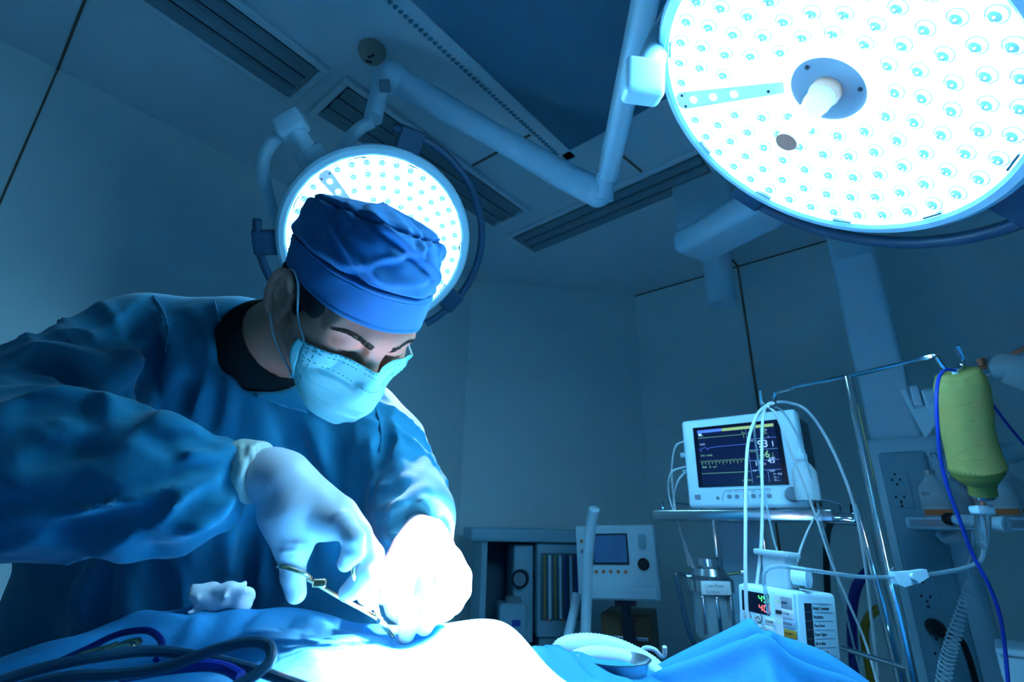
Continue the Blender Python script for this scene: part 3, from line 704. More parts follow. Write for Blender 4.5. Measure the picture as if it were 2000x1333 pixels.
mb = MB(); mb.tube([(-.105, -.01, .145), (-.10, -.02, .09), (-.088, -.03, .0), (-.06, -.04, -.06)], .007, seg=10); t.part('hose', mb, 'teal_cord')
# bracket joining the jar to the tray column
mb = MB(); mb.box((.02, .085, .12), (.05, .12, .03)); t.part('bracket', mb, 'steel')

# ------------------------------------------------------------------ anesthesia machine at the corner wall
ca = unit(np.append((CB - CA)[:2], 0)); cn = V(-ca[1], ca[0], 0)
ao = at(940, 1056, 2.75); 
t = Thing('anesthesia_machine', 'blue grey anesthesia machine cabinet with flow tubes against the corner wall', 'anesthesia machine', frame(V(ao[0], ao[1], 0), ca, cn, ZUP))
top = ao[2]; Wc = .60
mb = MB(); mb.rbox((.28, .22, top + .03), (.68, .50, .07), .012); t.part('top', mb, 'cabinet_blue')
mb = MB(); mb.box((.02, .22, top / 2), (.03, .44, top)); t.part('side_panel', mb, 'cabinet_blue')
mb = MB(); mb.box((.585, .22, top / 2), (.03, .44, top)); t.part('side_panel', mb, 'cabinet_blue')
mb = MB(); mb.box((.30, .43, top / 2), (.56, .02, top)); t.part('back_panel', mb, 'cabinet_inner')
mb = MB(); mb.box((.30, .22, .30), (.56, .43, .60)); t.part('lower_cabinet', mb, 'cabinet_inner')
mb = MB(); mb.rbox((.245, .16, top - .26), (.11, .22, .48), .01); t.part('inner_block', mb, 'cabinet_blue')
mb = MB(); mb.lathe([(.046, 0), (.046, .06), (.040, .066), (.036, .060), (0, .058)], o=(.235, .06, top - .19), axis=(-.35, -1, 0), seg=28); g = t.part('pressure_gauge', mb, 'dark_plastic')
mb = MB(); mb.lathe([(.034, .060), (0, .061)], o=(.235, .06, top - .19), axis=(-.35, -1, 0), seg=24, capa=False); t.part('dial', mb, 'grey_plastic', parent=g)
mb = MB(); mb.rbox((.185, .09, top - .42), (.15, .16, .22), .018); vp = t.part('vaporizer', mb, 'cabinet_blue')
mb = MB(); mb.lathe([(.045, 0), (.045, .03), (.03, .035), (0, .035)], o=(.195, .07, top - .31), seg=24); t.part('dial', mb, 'grey_plastic', parent=vp)
mb = MB(); mb.box((.20, .008, top - .40), (.045, .004, .03)); t.part('label', mb, 'flow_blue', parent=vp)
mb = MB(); mb.rbox((.44, .14, top - .24), (.25, .24, .46), .01); fm = t.part('flowmeter_panel', mb, 'cabinet_blue')
mb = MB(); mb.box((.44, .018, top - .225), (.215, .004, .33)); t.part('window', mb, 'cabinet_inner', parent=fm)
for i, mm in enumerate(('flow_yellow', 'light_plastic', 'flow_yellow', 'light_plastic', 'flow_blue', 'light_plastic', 'flow_blue')):
    x = .352 + i * .0295; mb = MB(); mb.cyl((x, .006, top - .38), (x, .006, top - .07), .0075 if mm == 'light_plastic' else .004, seg=12); t.part('flow_tube', mb, mm, parent=fm)
for x, mm in ((.372, 'button_orange'), (.45, 'button_orange'), (.478, 'flow_blue')):
    mb = MB(); mb.sphere((x, .002, top - .385), .008, 10); t.part('float', mb, mm, parent=fm)
mb = MB(); mb.rbox((.45, .16, top - .60), (.23, .22, .25), .01); t.part('valve_panel', mb, 'cabinet_blue')
for x, mm in ((.372, 'flow_yellow'), (.445, 'flow_blue'), (.518, 'green_hose')):
    mb = MB(); mb.lathe([(.022, 0), (.024, .012), (.019, .034), (0, .036)], o=(x, .052, top - .545), axis=(0, -1, 0), seg=20); kn = t.part('gas_knob', mb, 'cabinet_inner')
    mb = MB(); mb.lathe([(.015, .035), (0, .038)], o=(x, .052, top - .545), axis=(0, -1, 0), seg=16, capa=False); t.part('cap', mb, mm, parent=kn)
# display on its arm
do = at(1203, 1098, 2.35); ex = unit(at(1280, 1098, 2.30) - at(1128, 1098, 2.42)); up = unit(V(-.10, .10, 1.)); up = unit(up - ex * (up @ ex)); ny = np.cross(up, ex)
t = Thing('ventilator_display', 'white ventilator control panel with a small screen beside the anesthesia machine', 'control panel', frame(do, ex, ny, up))
mb = MB(); mb.rbox((0, .05, 0), (.372, .10, .32), .01); t.part('casing', mb, 'white_plastic')
mb = MB(); mb.rbox((0, -.004, -.128), (.35, .018, .052), .006); t.part('lower_ledge', mb, 'light_plastic')
mb = MB(); mb.box((-.025, -.002, .055), (.172, .006, .135)); sc2 = t.part('screen_bezel', mb, 'dark_plastic')
mb = MB(); mb.box((-.022, -.006, .056), (.152, .002, .118)); t.part('screen', mb, 'screen_blue', parent=sc2)
for i in range(5):
    mb = MB(); mb.lathe([(.0085, 0), (.007, .006), (0, .007)], o=(-.095 + i * .034, 0, -.042), axis=(0, -1, 0), seg=16); t.part('button', mb, 'button_orange')
mb = MB(); mb.lathe([(.026, 0), (.026, .008), (.02, .010), (.02, .035), (.017, .04), (0, .04)], o=(.125, 0, -.01), axis=(0, -1, 0), seg=24); t.part('control_knob', mb, 'black_rubber')
mb = MB(); mb.rbox((.128, -.006, .085), (.036, .02, .062), .008); t.part('latch', mb, 'clear_plastic')
for z, mm in ((.09, 'button_orange'), (.045, 'grey_plastic')):
    mb = MB(); mb.lathe([(.008, 0), (.006, .005), (0, .006)], o=(-.158, 0, z), axis=(0, -1, 0), seg=14); t.part('indicator', mb, mm)
mb = MB(); mb.cyl((.02, .06, -.15), (.02, .06, -.235), .022, seg=16); mb.box((.02, .06, -.17), (.09, .06, .03)); mb.box((.02, .09, -.60), (.05, .05, .72)); t.part('stand', mb, 'dark_plastic')
so_ = at(1232, 1238, 2.45)
t = Thing('wooden_box', 'dark brown wooden cart box below the ventilator control panel', 'box', frame(so_, ex, V(-ex[1], ex[0], 0), ZUP))
mb = MB(); mb.rbox((0, .0, -.45), (.235, .24, 1.10), .012); t.part('body', mb, 'wood_brown')
mb = MB(); mb.box((0, -.124, .0), (.20, .012, .016), bev=.003); t.part('handle', mb, 'steel')
mb = MB(); mb.box((.0, -.121, -.10), (.21, .006, .15)); t.part('drawer', mb, 'dark_plastic')
# corrugated hoses standing by the display
def hose(pts, r, m, label, name='corrugated_hose', group=None, sub=26, cat='hose'):
    mb = MB(); mb.tube([at(*p) for p in pts], r, seg=14, sub=sub, rib=.055); return solo(name, mb, m, label, cat, group, sharp=80)
hose([(1161, 994, 2.10), (1154, 1030, 2.12), (1148, 1100, 2.14), (1146, 1170, 2.14), (1143, 1250, 2.1), (1140, 1300, 1.95)], .022, 'light_plastic', 'upright pale corrugated hose in front of the ventilator control panel', group='corrugated hoses')
hose([(1127, 1160, 2.3), (1120, 1200, 2.25), (1108, 1250, 2.15), (1098, 1300, 2.0)], .020, 'light_plastic', 'short slanting pale corrugated hose below the flow tube panel', group='corrugated hoses')
# ------------------------------------------------------------------ the surgeon
def rotm(a, b, c):
    Rz = np.array([[math.cos(a), -math.sin(a), 0], [math.sin(a), math.cos(a), 0], [0, 0, 1]]); Rx = np.array([[1, 0, 0], [0, math.cos(b), -math.sin(b)], [0, math.sin(b), math.cos(b)]])
    Ry = np.array([[math.cos(c), 0, math.sin(c)], [0, 1, 0], [-math.sin(c), 0, math.cos(c)]]); return Rz @ Rx @ Ry
HM = np.eye(4); HM[:3, :3] = rotm(4.167, -.95, .264); HM[:3, 3] = V(-.2241, .6315, 1.4686)     # head: x to his right, y out of the face, z to the crown
HI = np.linalg.inv(HM)
man = Thing('person', 'surgeon in blue gown, cap and face mask bending over the draped patient', 'person', loc=V(-.36, .95, 0))
NB = at(500, 690, .77)                                   # base of the neck
nb = ap(HI, NB)
f = Field((-.14, -.19, -.24), (.14, .16, .16), .0021)
f.ell((0, -.012, .040), (.0722, .093, .072), k=.01)
f.ell((0, .022, .0), (.066, .072, .085), k=.02)
f.ell((0, .048, .050), (.056, .042, .045), k=.02)
for sx in (-1, 1):
    f.cone((sx * .048, .020, -.042), (sx * .014, .080, -.082), .021, .019, .03)
    f.ell((sx * .043, .060, -.022), (.024, .024, .028), k=.02)
    f.cone((sx * .062, .045, -.006), (sx * .045, .072, -.010), .014, .014, .02)
f.cone((-.014, .082, -.082), (.014, .082, -.082), .019, .019, .02)
f.ell((0, .080, -.055), (.034, .030, .03), k=.02)
for sx in (-1, 1):
    f.cone((sx * .048, .074, .030), (sx * .016, .089, .027), .011, .013, .018)
f.cone((-.016, .089, .027), (.016, .089, .027), .012, .012, .016)
for sx in (-1, 1):
    f.ell((sx * .032, .097, .016), (.020, .0095, .010), k=.012, op='sub')
    f.ell((sx * .032, .0815, .016), (.0170, .0138, .0125), k=.006)
    f.chain([(sx * (.032 + q), .0955 - .24 * abs(q) - 6 * q * q, -.0005 + .011 - .0032 * math.cos(q * 80)) for q in np.linspace(-.0155, .0155, 7)], [.0011] * 7, .0012, 'sub')
f.cone((0, .090, .018), (0, .116, -.026), .0085, .0125, .014)
f.ell((0, .117, -.029), (.0135, .012, .011), k=.008)
for sx in (-1, 1): f.ell((sx * .0135, .106, -.033), (.0085, .011, .008), k=.008); f.ell((sx * .006, .110, -.040), (.004, .006, .004), k=.003, op='sub')
f.ell((0, .099, -.061), (.022, .008, .0052), k=.006); f.ell((0, .099, -.0705), (.018, .008, .006), k=.006)
f.cone((-.02, .107, -.0655), (.02, .107, -.0655), .0015, k=.003, op='sub')
f.cone((0, -.035, -.03), nb * .95, .052, .064, .03)
for sx in (-1, 1):
    er = rotm(sx * .30, .12, 0); ec = V(sx * .080, -.014, -.002)
    f.ell(ec, (.0055, .021, .033), er, k=.008)
    E3 = lambda a, b, o: ec + er @ V(sx * o, b, a)
    hx = [E3(.031 * math.sin(q) if math.sin(q) > 0 else .030 * math.sin(q), .0195 * math.cos(q), .0075) for q in np.linspace(-2.2 + 3.5, -2.2 - .6, 12)]
    hx = [E3(.031 * math.sin(q), -.0195 * math.cos(q) * (1 if sx else 1), .0062) for q in np.linspace(2.6, -1.2, 14)]
    f.chain(hx, [.0040] + [.0050] * 12 + [.0040], .0025)
    f.ell(E3(.002, .002, .0105), (.0120, .0115, .0185), er, k=.002, op='sub'); f.chain([E3(.017, -.004, .0035), E3(.006, -.010, .004), E3(-.008, -.009, .004)], [.0028, .0034, .0028], .003); f.cone(E3(-.004, .0135, .003), E3(.003, .0150, .003), .0045, .0035, .003)
    f.ell(E3(-.002, .010, .010), (.006, .006, .009), er, k=.003, op='sub')
    f.ell(E3(.016, -.006, .0095), (.004, .010, .004), er, k=.004, op='sub')
    f.ell(E3(-.027, .008, .003), (.006, .009, .010), er, k=.006)
    f.ell(E3(-.003, .0185, .004), (.005, .005, .007), er, k=.004)
bodyP, bodyF = f.mesh(1); bodyP = ap(HM, bodyP); head_field = f
# torso, arms and legs under the gown
SR, ER, WR = at(220, 715, .76), at(-45, 905, .52), at(478, 921, .52)
SL, EL, WL = at(700, 840, .84), at(785, 985, .74), at(822, 1050, .62)
WA = at(390, 1180, .93)
g = Field((-.95, .28, .0), (.15, 1.35, 1.62), .012)
g.cone(NB, at(460, 820, .86), .06, .09, .04); g.cone(at(300, 770, .82), at(600, 850, .87), .06, .06, .05); g.cone(at(440, 850, .84), WA, .14, .15, .05)
g.chain([SR, ER, WR], [.06, .05, .028], .02); g.chain([SL, EL, WL], [.046, .038, .026], .02)
hipc = V(WA[0], WA[1] + .05, .92)
for sx in (-1, 1):
    g.chain([hipc + V(sx * .09, 0, 0), hipc + V(sx * .10, .0, -.44), V(hipc[0] + sx * .10, hipc[1] + .03, .09)], [.10, .065, .045], .03)
    g.cone(V(hipc[0] + sx * .10, hipc[1] + .03, .05), V(hipc[0] + sx * .11, hipc[1] - .15, .035), .045, .035, .02)
g.ell(hipc, (.18, .13, .14), k=.06)
P2, F2 = g.mesh(1, False)
mb = MB(); mb.raw(man.L(bodyP), bodyF); mb.raw(man.L(P2), F2); man.part('body', mb, 'skin', sharp=0)

# hair showing between cap and ear, and along the temple
f = Field((-.13, -.15, -.10), (.13, .12, .14), .003)
f.ell((0, -.013, .040), (.0750, .0955, .072), k=.01)
for sx in (-1, 1): f.chain([(sx * .0690, .014, .040), (sx * .0695, .018, .008), (sx * .0690, .022, -.022)], [.009, .0075, .004], .01)
f.cone((-.04, -.080, -.01), (.04, -.080, -.01), .024, .024, .03)
f.half(V(0, .045, .045), unit(V(0, .75, -.4))); f.half(V(0, -.05, -.025), unit(V(0, .2, -1)))
for sx in (-1, 1): f.ell((sx * .0640, .030, .030), (.010, .026, .022), k=.008)
for sx in (-1, 1): f.ell((sx * .088, -.014, -.004), (.02, .021, .034), k=.004, op='sub')
f.wave(.0012, 180, 3)
man.part('hair', field_mb(f, man.L, 1, HM), 'hair_black')
# brows and lashes: single hairs lying on the skin
def on_face(x, z):
    y = np.arange(.14, .03, -.0008); P = np.stack([np.full_like(y, x), y, np.full_like(y, z)], 1); v = head_field.val(P); i = np.nonzero(v < 0)[0]; return P[i[0]]
rnd = random.Random(4)
for sx in (-1, 1):
    mb = MB()
    for i in range(230):
        u = rnd.random(); x = .011 + .043 * u; z = .0265 + .010 * math.sin(u * 2.2) - .004 * u + rnd.uniform(-.0042, .0042) * (1 - .6 * u)
        p = on_face(sx * x, z); L_ = .007; q = on_face(sx * (x + L_ * .85), z + L_ * (.35 - .5 * u)) + V(0, .0012, 0)
        mb.tube([p - V(0, .0005, 0), (p + q) / 2 + V(0, .0012, 0), q], [.00034, .00028, .0001], seg=4, sub=2)
    mb.v = [tuple(p) for p in man.L(ap(HM, np.array(mb.v)))]; man.part('eyebrow', mb, 'brow_hair')
    mb = MB()
    for i in range(15):
        q = -.010 + .020 * i / 14; x = .032 + q; p = V(sx * x, .0952 - .24 * abs(q) - 6 * q * q, -.0012 + .011 - .0032 * math.cos(q * 80)); e = p + V(sx * q * .25, .0028, -.0036)
        mb.tube([p - V(0, .003, 0), (p + e) / 2 - V(0, 0, .0006), e], [.00022, .00018, .0001], seg=4, sub=2)
    mb.v = [tuple(p) for p in man.L(ap(HM, np.array(mb.v)))]; man.part('eyelash', mb, 'hair_black')

# cap: a gathered pillbox crown over a stitched band
def cap_pt(ph, h, off=0.):
    # ph: 0 at the forehead, pi/2 at his right; h: height above the band's lower edge
    s_, c_ = math.sin(ph), math.cos(ph); s_ = math.copysign(abs(s_) ** .82, s_); c_ = math.copysign(abs(c_) ** .82, c_)
    base = .030 + .020 * c_ * (1 if c_ > 0 else 1.6) + .003 * abs(s_)
    return s_, c_, base
CAPH = .118
def cap_surface(ph, t):
    s_, c_, base = cap_pt(ph, 0)
    prof_t = [0, .12, .27, .45, .62, .78, .90, .97, 1.0]; pr = [1.0, 1.005, 1.01, 1.015, .995, .945, .83, .56, 0.0]; ph_ = [.0, .016, .035, .054, .071, .085, .094, .098, .100]
    r = np.interp(t, prof_t, pr); hh = np.interp(t, prof_t, ph_)
    return V(.0785 * r * s_, -.006 + .1060 * r * c_ - .044 * t, (base * (1 - .55 * t * t) + (.040) * .55 * t * t) + hh + .030 * t * r * c_)
nph, nt = 220, 90
P = np.zeros((nph + 1, nt, 3))
rs = np.random.RandomState(7)
pleat = [(rs.uniform(-math.pi, math.pi), rs.uniform(.04, .11), rs.uniform(.4, 1.)) for _ in range(24)]
diag = [(-.5, .42, .35, .30, 1.), (.15, .55, -.5, .2, .9), (.9, .35, .5, .2, .8), (-1.1, .5, .4, .2, .8), (.55, .30, .25, .12, .9), (-.1, .32, -.25, .14, .7), (-.75, .72, .5, .16, .9), (.35, .75, .3, .15, 1.)]
for i in range(nph + 1):
    ph = -math.pi + 2 * math.pi * i / nph
    for j in range(nt):
        t = j / (nt - 1); p = cap_surface(ph, .20 + .80 * t); c0_ = V(0, -.01, .10); n_ = unit(p - c0_); d = 0.
        for a, wd, am in pleat:                                     # gathers under the crown seam
            q = ((ph - a + math.pi) % (2 * math.pi) - math.pi)
            d -= .0032 * am * math.exp(-(q / wd) ** 2 / .5) * math.exp(-((t - .74) / .20) ** 2)
        for a, t0, sl, wd, am in diag:                               # slack folds across the front
            q = ((ph - a + math.pi) % (2 * math.pi) - math.pi); u_ = (t - t0 - sl * q)
            d += .0046 * am * (math.exp(-(u_ / .055) ** 2) - .8 * math.exp(-((u_ + .09) / .06) ** 2)) * math.exp(-(q / (wd * 2.6)) ** 2)
        d += .0016 * math.sin(5 * ph + 9 * t) * (1 - t) + .0012 * math.sin(11 * ph - 14 * t)
        d -= .0045 * math.exp(-((t - .80) / .016) ** 2)              # crown seam
        q = min(1, max(0, (t - .105) / .035)); d += -.0045 * (1 - q * q * (3 - 2 * q)) + .0045 * math.exp(-((t - .22) / .08) ** 2)              # cloth bulges over the band
        P[i, j] = p + n_ * d * (1 - max(0, t - .93) / .07)
mb = MB(); mb.grid(P); mb.v = [tuple(p) for p in man.L(ap(HM, np.array(mb.v)))]
capo = man.part('surgical_cap', mb, 'cap_cloth', sharp=0)
js = int(.80 * (nt - 1)); mb = MB()
for i0 in range(0, nph, 4): mb.tube([P[i, js] + unit(P[i, js] - V(0, -.02, .08)) * .0002 for i in range(i0, min(i0 + 4, nph + 1))], .0006, seg=5, sub=1, smooth=False)
mb.v = [tuple(p) for p in man.L(ap(HM, np.array(mb.v)))]; man.part('crown_seam', mb, 'dark_plastic', parent=capo)
P = np.zeros((nph + 1, 20, 3))
for i in range(nph + 1):
    ph = -math.pi + 2 * math.pi * i / nph
    for j, (t, off) in enumerate([(.0, -.004), (.0, .0005), (.004, .0018), (.012, .0020), (.02, .0012), (.05, .0014), (.10, .0018), (.15, .0020), (.20, .0022), (.24, .0022), (.255, .0022), (.262, .0016), (.266, .0022), (.275, .0025), (.285, .0022), (.29, .0012), (.293, -.001), (.294, -.004), (.294, -.006), (.294, -.008)]):
        p = cap_surface(ph, t * .98); n_ = unit(V(p[0] / .0785 ** 2, (p[1] + .006) / .1060 ** 2, 0)); P[i, j] = p + n_ * (off + .0005 * math.sin(9 * ph + 20 * t))
mb = MB(); mb.grid(P); mb.v = [tuple(p) for p in man.L(ap(HM, np.array(mb.v)))]
man.part('cap_band', mb, 'cap_cloth', parent=capo, sharp=0)
mb = MB()
for t in (.025, .245):
    mb.tube([cap_surface(ph, t) + unit(V(cap_surface(ph, t)[0] / .0785 ** 2, (cap_surface(ph, t)[1] + .006) / .1060 ** 2, 0)) * .0021 for ph in np.linspace(-math.pi, math.pi, 60)], .0004, seg=4, sub=1)
mb.v = [tuple(p) for p in man.L(ap(HM, np.array(mb.v)))]; man.part('stitching', mb, 'drape_cloth', parent=capo)

# pleated face mask
mt = [(-.068, .082, .004), (-.054, .084, .001), (-.032, .096, .003), (-.014, .1105, .002), (0, .1215, .003), (.014, .1105, .002), (.030, .100, .003), (.048, .086, -.001), (.066, .061, -.010)]
mm_ = [(-.062, .072, -.048), (-.052, .088, -.048), (-.034, .112, -.048), (-.016, .128, -.048), (0, .1335, -.048), (.016, .128, -.048), (.034, .112, -.046), (.054, .091, -.046), (.067, .066, -.042)]
mlo = [(-.054, .070, -.066), (-.046, .084, -.080), (-.030, .104, -.088), (-.015, .115, -.092), (0, .118, -.093), (.016, .114, -.094), (.034, .098, -.094), (.047, .078, -.088), (.056, .056, -.078)]
rows = [spline(a, 8) for a in (mt, mm_, mlo)]; nu = len(rows[0]); nv = 44
P = np.zeros((nu, nv, 3))
for i in range(nu):
    c3 = spline([rows[0][i], rows[1][i], rows[2][i]], 30); uu = i / (nu - 1) * 2 - 1
    for j in range(nv):
        v_ = j / (nv - 1); p = c3[int(round(v_ * (len(c3) - 1)))]; n_ = unit(V(p[0] * .9, p[1] - .0, (p[2] + .055) * .8))
        d = sum(.0022 * (1 - ((v_ - q) % 1) / .16) for q in (.30, .50, .70) if 0 <= (v_ - q) < .16) + .0014 * math.sin(6 * uu + 5 * v_) + .0011 * math.sin(13 * uu - 9 * v_ + 2) * (1 - uu * uu)
        p = p + n_ * d
        for _ in range(4):
            q = float(head_field.val(p[None])[0])
            if q < .0035: p = p + n_ * (.0038 - q)
        P[i, j] = p
mb = MB(); mb.grid(P[:, ::-1]); mb.v = [tuple(p) for p in man.L(ap(HM, np.array(mb.v)))]
mask = man.part('face_mask', mb, 'mask_cloth', sharp=0)
md = mask.modifiers.new('thickness', 'SOLIDIFY'); md.thickness = .0016; md.offset = 0
mb = MB()
def mask_line(u0, v0, u1, v1, dash=True):
    n = 60
    for k in range(n):
        if dash and k % 2: continue
        A = []
        for q in (k / n, (k + .9) / n):
            u_, v_ = u0 + (u1 - u0) * q, v0 + (v1 - v0) * q; p = P[int(round(u_ * (nu - 1))), int(round(v_ * (nv - 1)))]; A.append(p + unit(V(p[0] * .9, p[1], 0)) * .0012)
        if np.linalg.norm(A[0] - A[1]) > 1e-5: mb.tube(A, .00055, seg=4, sub=1)
for v_ in (.03, .07, .20): mask_line(0, v_, 1, v_)
for u_ in (.03, .07, .93, .97): mask_line(u_, .02, u_, .98)
mb.v = [tuple(p) for p in man.L(ap(HM, np.array(mb.v)))]; man.part('stitching', mb, 'mask_stitch', parent=mask)
for sx in (1, -1):
    E_ = P[nu - 1] if sx > 0 else P[0]
    mb = MB(); mb.tube([E_[0], (sx * .077, .034, .006), (sx * .080, .010, .030), (sx * .083, -.012, .037), (sx * .083, -.030, .022)], .0014, seg=6)
    mb.tube([(sx * .083, -.030, .022), (sx * .087, -.034, .0), (sx * .085, -.028, -.028), (sx * .074, .008, -.060), E_[-1]], .0014, seg=6)
    mb.v = [tuple(p) for p in man.L(ap(HM, np.array(mb.v)))]; man.part('ear_loop', mb, 'white_tube', parent=mask)
    # turned-out side flap along the pleats' edge
    es_ = spline([E_[0], E_[nv // 2], E_[-1]], 10)
    Q = np.array([[es_[k] + V(sx * .0060, -.0125, -.002) * a * (.6 + .4 * math.sin(k * .3)) for k in range(len(es_))] for a in np.linspace(0, 1, 5)])
    mb = MB(); mb.grid(Q if sx > 0 else Q[::-1]); mb.v = [tuple(p) for p in man.L(ap(HM, np.array(mb.v)))]; fl = man.part('side_flap', mb, 'mask_cloth', parent=mask, sharp=0); md = fl.modifiers.new('thickness', 'SOLIDIFY'); md.thickness = .0014

# dark shirt at the neck
f = Field(NB - .15, NB + .15, .003)
nd = unit(ap(HM, V(0, -.035, -.03)) - NB)
f.cone(NB - nd * .05 + V(.03, 0, -.01), NB + nd * .024, .074, .072, .02); f.cone(NB - nd * .02, NB + nd * .19, .0605, .062, .008, 'sub')
man.part('undershirt', field_mb(f, man.L, 1), 'undershirt_cloth')

# gown
f = Field((-.92, .26, .62), (.10, 1.20, 1.60), .0048)
FK = 1.35
f.chain([at(490, 735, .80), at(450, 900, .86), at(400, 1100, .91), at(380, 1420, .95)], [.11, .165, .185, .20], .04)
f.chain([at(300, 790, .83), at(250, 1000, .90), at(205, 1200, .93), at(180, 1420, .96)], [.10, .13, .14, .16], .05)
f.chain([at(640, 850, .86), at(650, 1000, .88), at(600, 1200, .92), at(560, 1420, .95)], [.10, .12, .13, .15], .05)
f.cone(at(455, 690, .80), at(290, 688, .79), .080, .086, .04); f.cone(at(570, 760, .82), at(690, 845, .85), .085, .085, .04)
f.wave(.004, 16, 2)
# neck opening, and the collar around it
f.cone(NB - nd * .01 + V(.030, -.03, 0), NB + nd * .20 + V(.02, 0, 0), .066, .088, .010, 'sub')
# arms
f.chain([at(285, 692, .79), at(215, 740, .75), at(110, 810, .64), at(-40, 905, .52)], [.088, .090, .093, .092], .022)
f.chain([at(-45, 912, .52), at(60, 925, .505), at(160, 935, .50), at(300, 950, .50), at(375, 950, .505), at(408, 938, .512), at(455, 918, .52)], [.088, .080, .071, .062, .048, .034, .0268], .012)
f.ell(at(352, 985, .50), (.050, .033, .034), k=.02)
f.chain([at(690, 845, .85), at(735, 885, .82), at(782, 975, .74)], [.083, .078, .063], .02)
f.chain([at(782, 978, .74), at(806, 1010, .69), at(822, 1040, .64)], [.062, .055, .042], .018)
f.cone(at(826, 1055, .61), at(829, 1065, .59), .034, .034, .008, 'sub')

# hanging folds of the front, and folds running down the sleeves to the cuffs
def ridge(x, p=3): return (1 - np.abs(np.sin(x))) ** p
f.func((-.75, .5, .62), (-.05, 1.1, 1.34), lambda X, Y, Z: -.0085 * ridge(X * 34 + 3.0 * np.sin(Z * 5 + X * 4) + 4 * Z, 2.5) * np.clip((1.34 - Z) / .16, 0, 1) * np.clip((X + .75) / .1, 0, 1) * np.clip((-.05 - X) / .05, 0, 1) * np.clip((Y - .52) / .08, 0, 1))
def sleeve(a, b, rad, amp, nfold, tw, p=3):
    a = np.asarray(a); b = np.asarray(b); L_ = np.linalg.norm(b - a); d = (b - a) / L_; e1 = unit(np.cross(d, ZUP)); e2 = np.cross(d, e1)
    def fn(X, Y, Z):
        x, y, z = X - a[0], Y - a[1], Z - a[2]; t = (x * d[0] + y * d[1] + z * d[2]) / L_; u_ = x * e1[0] + y * e1[1] + z * e1[2]; v_ = x * e2[0] + y * e2[1] + z * e2[2]
        r_ = np.sqrt(u_ * u_ + v_ * v_); th = np.arctan2(v_, u_); w_ = np.clip((t + .1) / .25, 0, 1) * np.clip((1.0 - t) / .1, 0, 1) * np.clip((rad - r_) / .02, 0, 1)
        return -amp * w_ * (ridge(nfold * th / 2 + tw * t + 1.2 * np.sin(7 * t + 2 * th), p) + .5 * ridge(nfold * .8 * th - 6 * t + 2 * np.sin(4 * t), p + 1))
    f.func(np.minimum(a, b) - rad, np.maximum(a, b) + rad, fn)
sleeve(at(-60, 930, .515), at(462, 925, .515), .11, .0062, 7, 3.0)
sleeve(at(300, 680, .79), at(-40, 905, .52), .13, .0085, 5, 9.0, 2.5)
sleeve(at(690, 845, .85), at(800, 1010, .70), .11, .0070, 5, 6.0)
CR = dict(crease=True)
# folds read from the photograph, laid on the cloth
for pix, r, h, k in [([(325, 629), (344, 671), (350, 740)], .010, .006, .014), ([(367, 610), (399, 697), (392, 780), (380, 834)], .013, .008, .016), ([(346, 690), (340, 750), (334, 815)], .011, .007, .014),
     ([(436, 720), (440, 790), (432, 860)], .012, .006, .014), ([(300, 600), (318, 640), (322, 697)], .006, .003, .008), ([(500, 800), (520, 860), (545, 900)], .014, .005, .02), ([(600, 830), (640, 900), (690, 990)], .014, .005, .02),
     ([(731, 860), (722, 930), (705, 990)], .011, .006, .012), ([(515, 1020), (512, 1100), (506, 1190)], .012, .007, .014), ([(340, 1065), (328, 1130), (345, 1200)], .016, .010, .02), ([(560, 1000), (560, 1080), (590, 1170)], .012, .005, .02),
     ([(173, 1130), (170, 1170), (180, 1220)], .016, .009, .02), ([(250, 1070), (262, 1150), (240, 1230)], .016, .008, .02), ([(58, 687), (120, 700), (190, 720), (235, 700)], .014, .008, .02),
     ([(173, 771), (230, 735), (257, 703), (288, 650)], .012, .008, .014), ([(105, 640), (150, 660), (180, 655)], .010, .005, .014), ([(181, 792), (250, 812), (330, 845), (400, 860)], .014, .010, .016),
     ([(0, 815), (94, 795), (157, 792), (190, 800)], .014, .010, .016), ([(0, 1000), (131, 992), (262, 965), (367, 930), (457, 915)], .009, .006, .010), ([(300, 858), (362, 890), (440, 900)], .008, .005, .010),
     ([(190, 840), (215, 850), (262, 846)], .009, .005, .012), ([(330, 1050), (370, 1000), (420, 960), (455, 945)], .010, .008, .010), ([(300, 1062), (350, 1010), (400, 960)], .010, .005, .014), ([(400, 870), (440, 880), (462, 890)], .006, .004, .008),
     ([(380, 1040), (420, 1000), (452, 960)], .009, .006, .010), ([(742, 800), (770, 870), (800, 960)], .010, .005, .012), ([(750, 1020), (800, 1010), (855, 985)], .011, .007, .012), ([(742, 1000), (790, 985), (840, 950)], .010, .005, .012),
     ([(745, 1048), (790, 1036), (862, 1022)], .008, .006, .008), ([(600, 960), (640, 1040), (650, 1120)], .014, .006, .02), ([(455, 1000), (450, 1080), (460, 1150)], .012, .006, .016)]:
    f.fold(pix, r, h, k * .85)
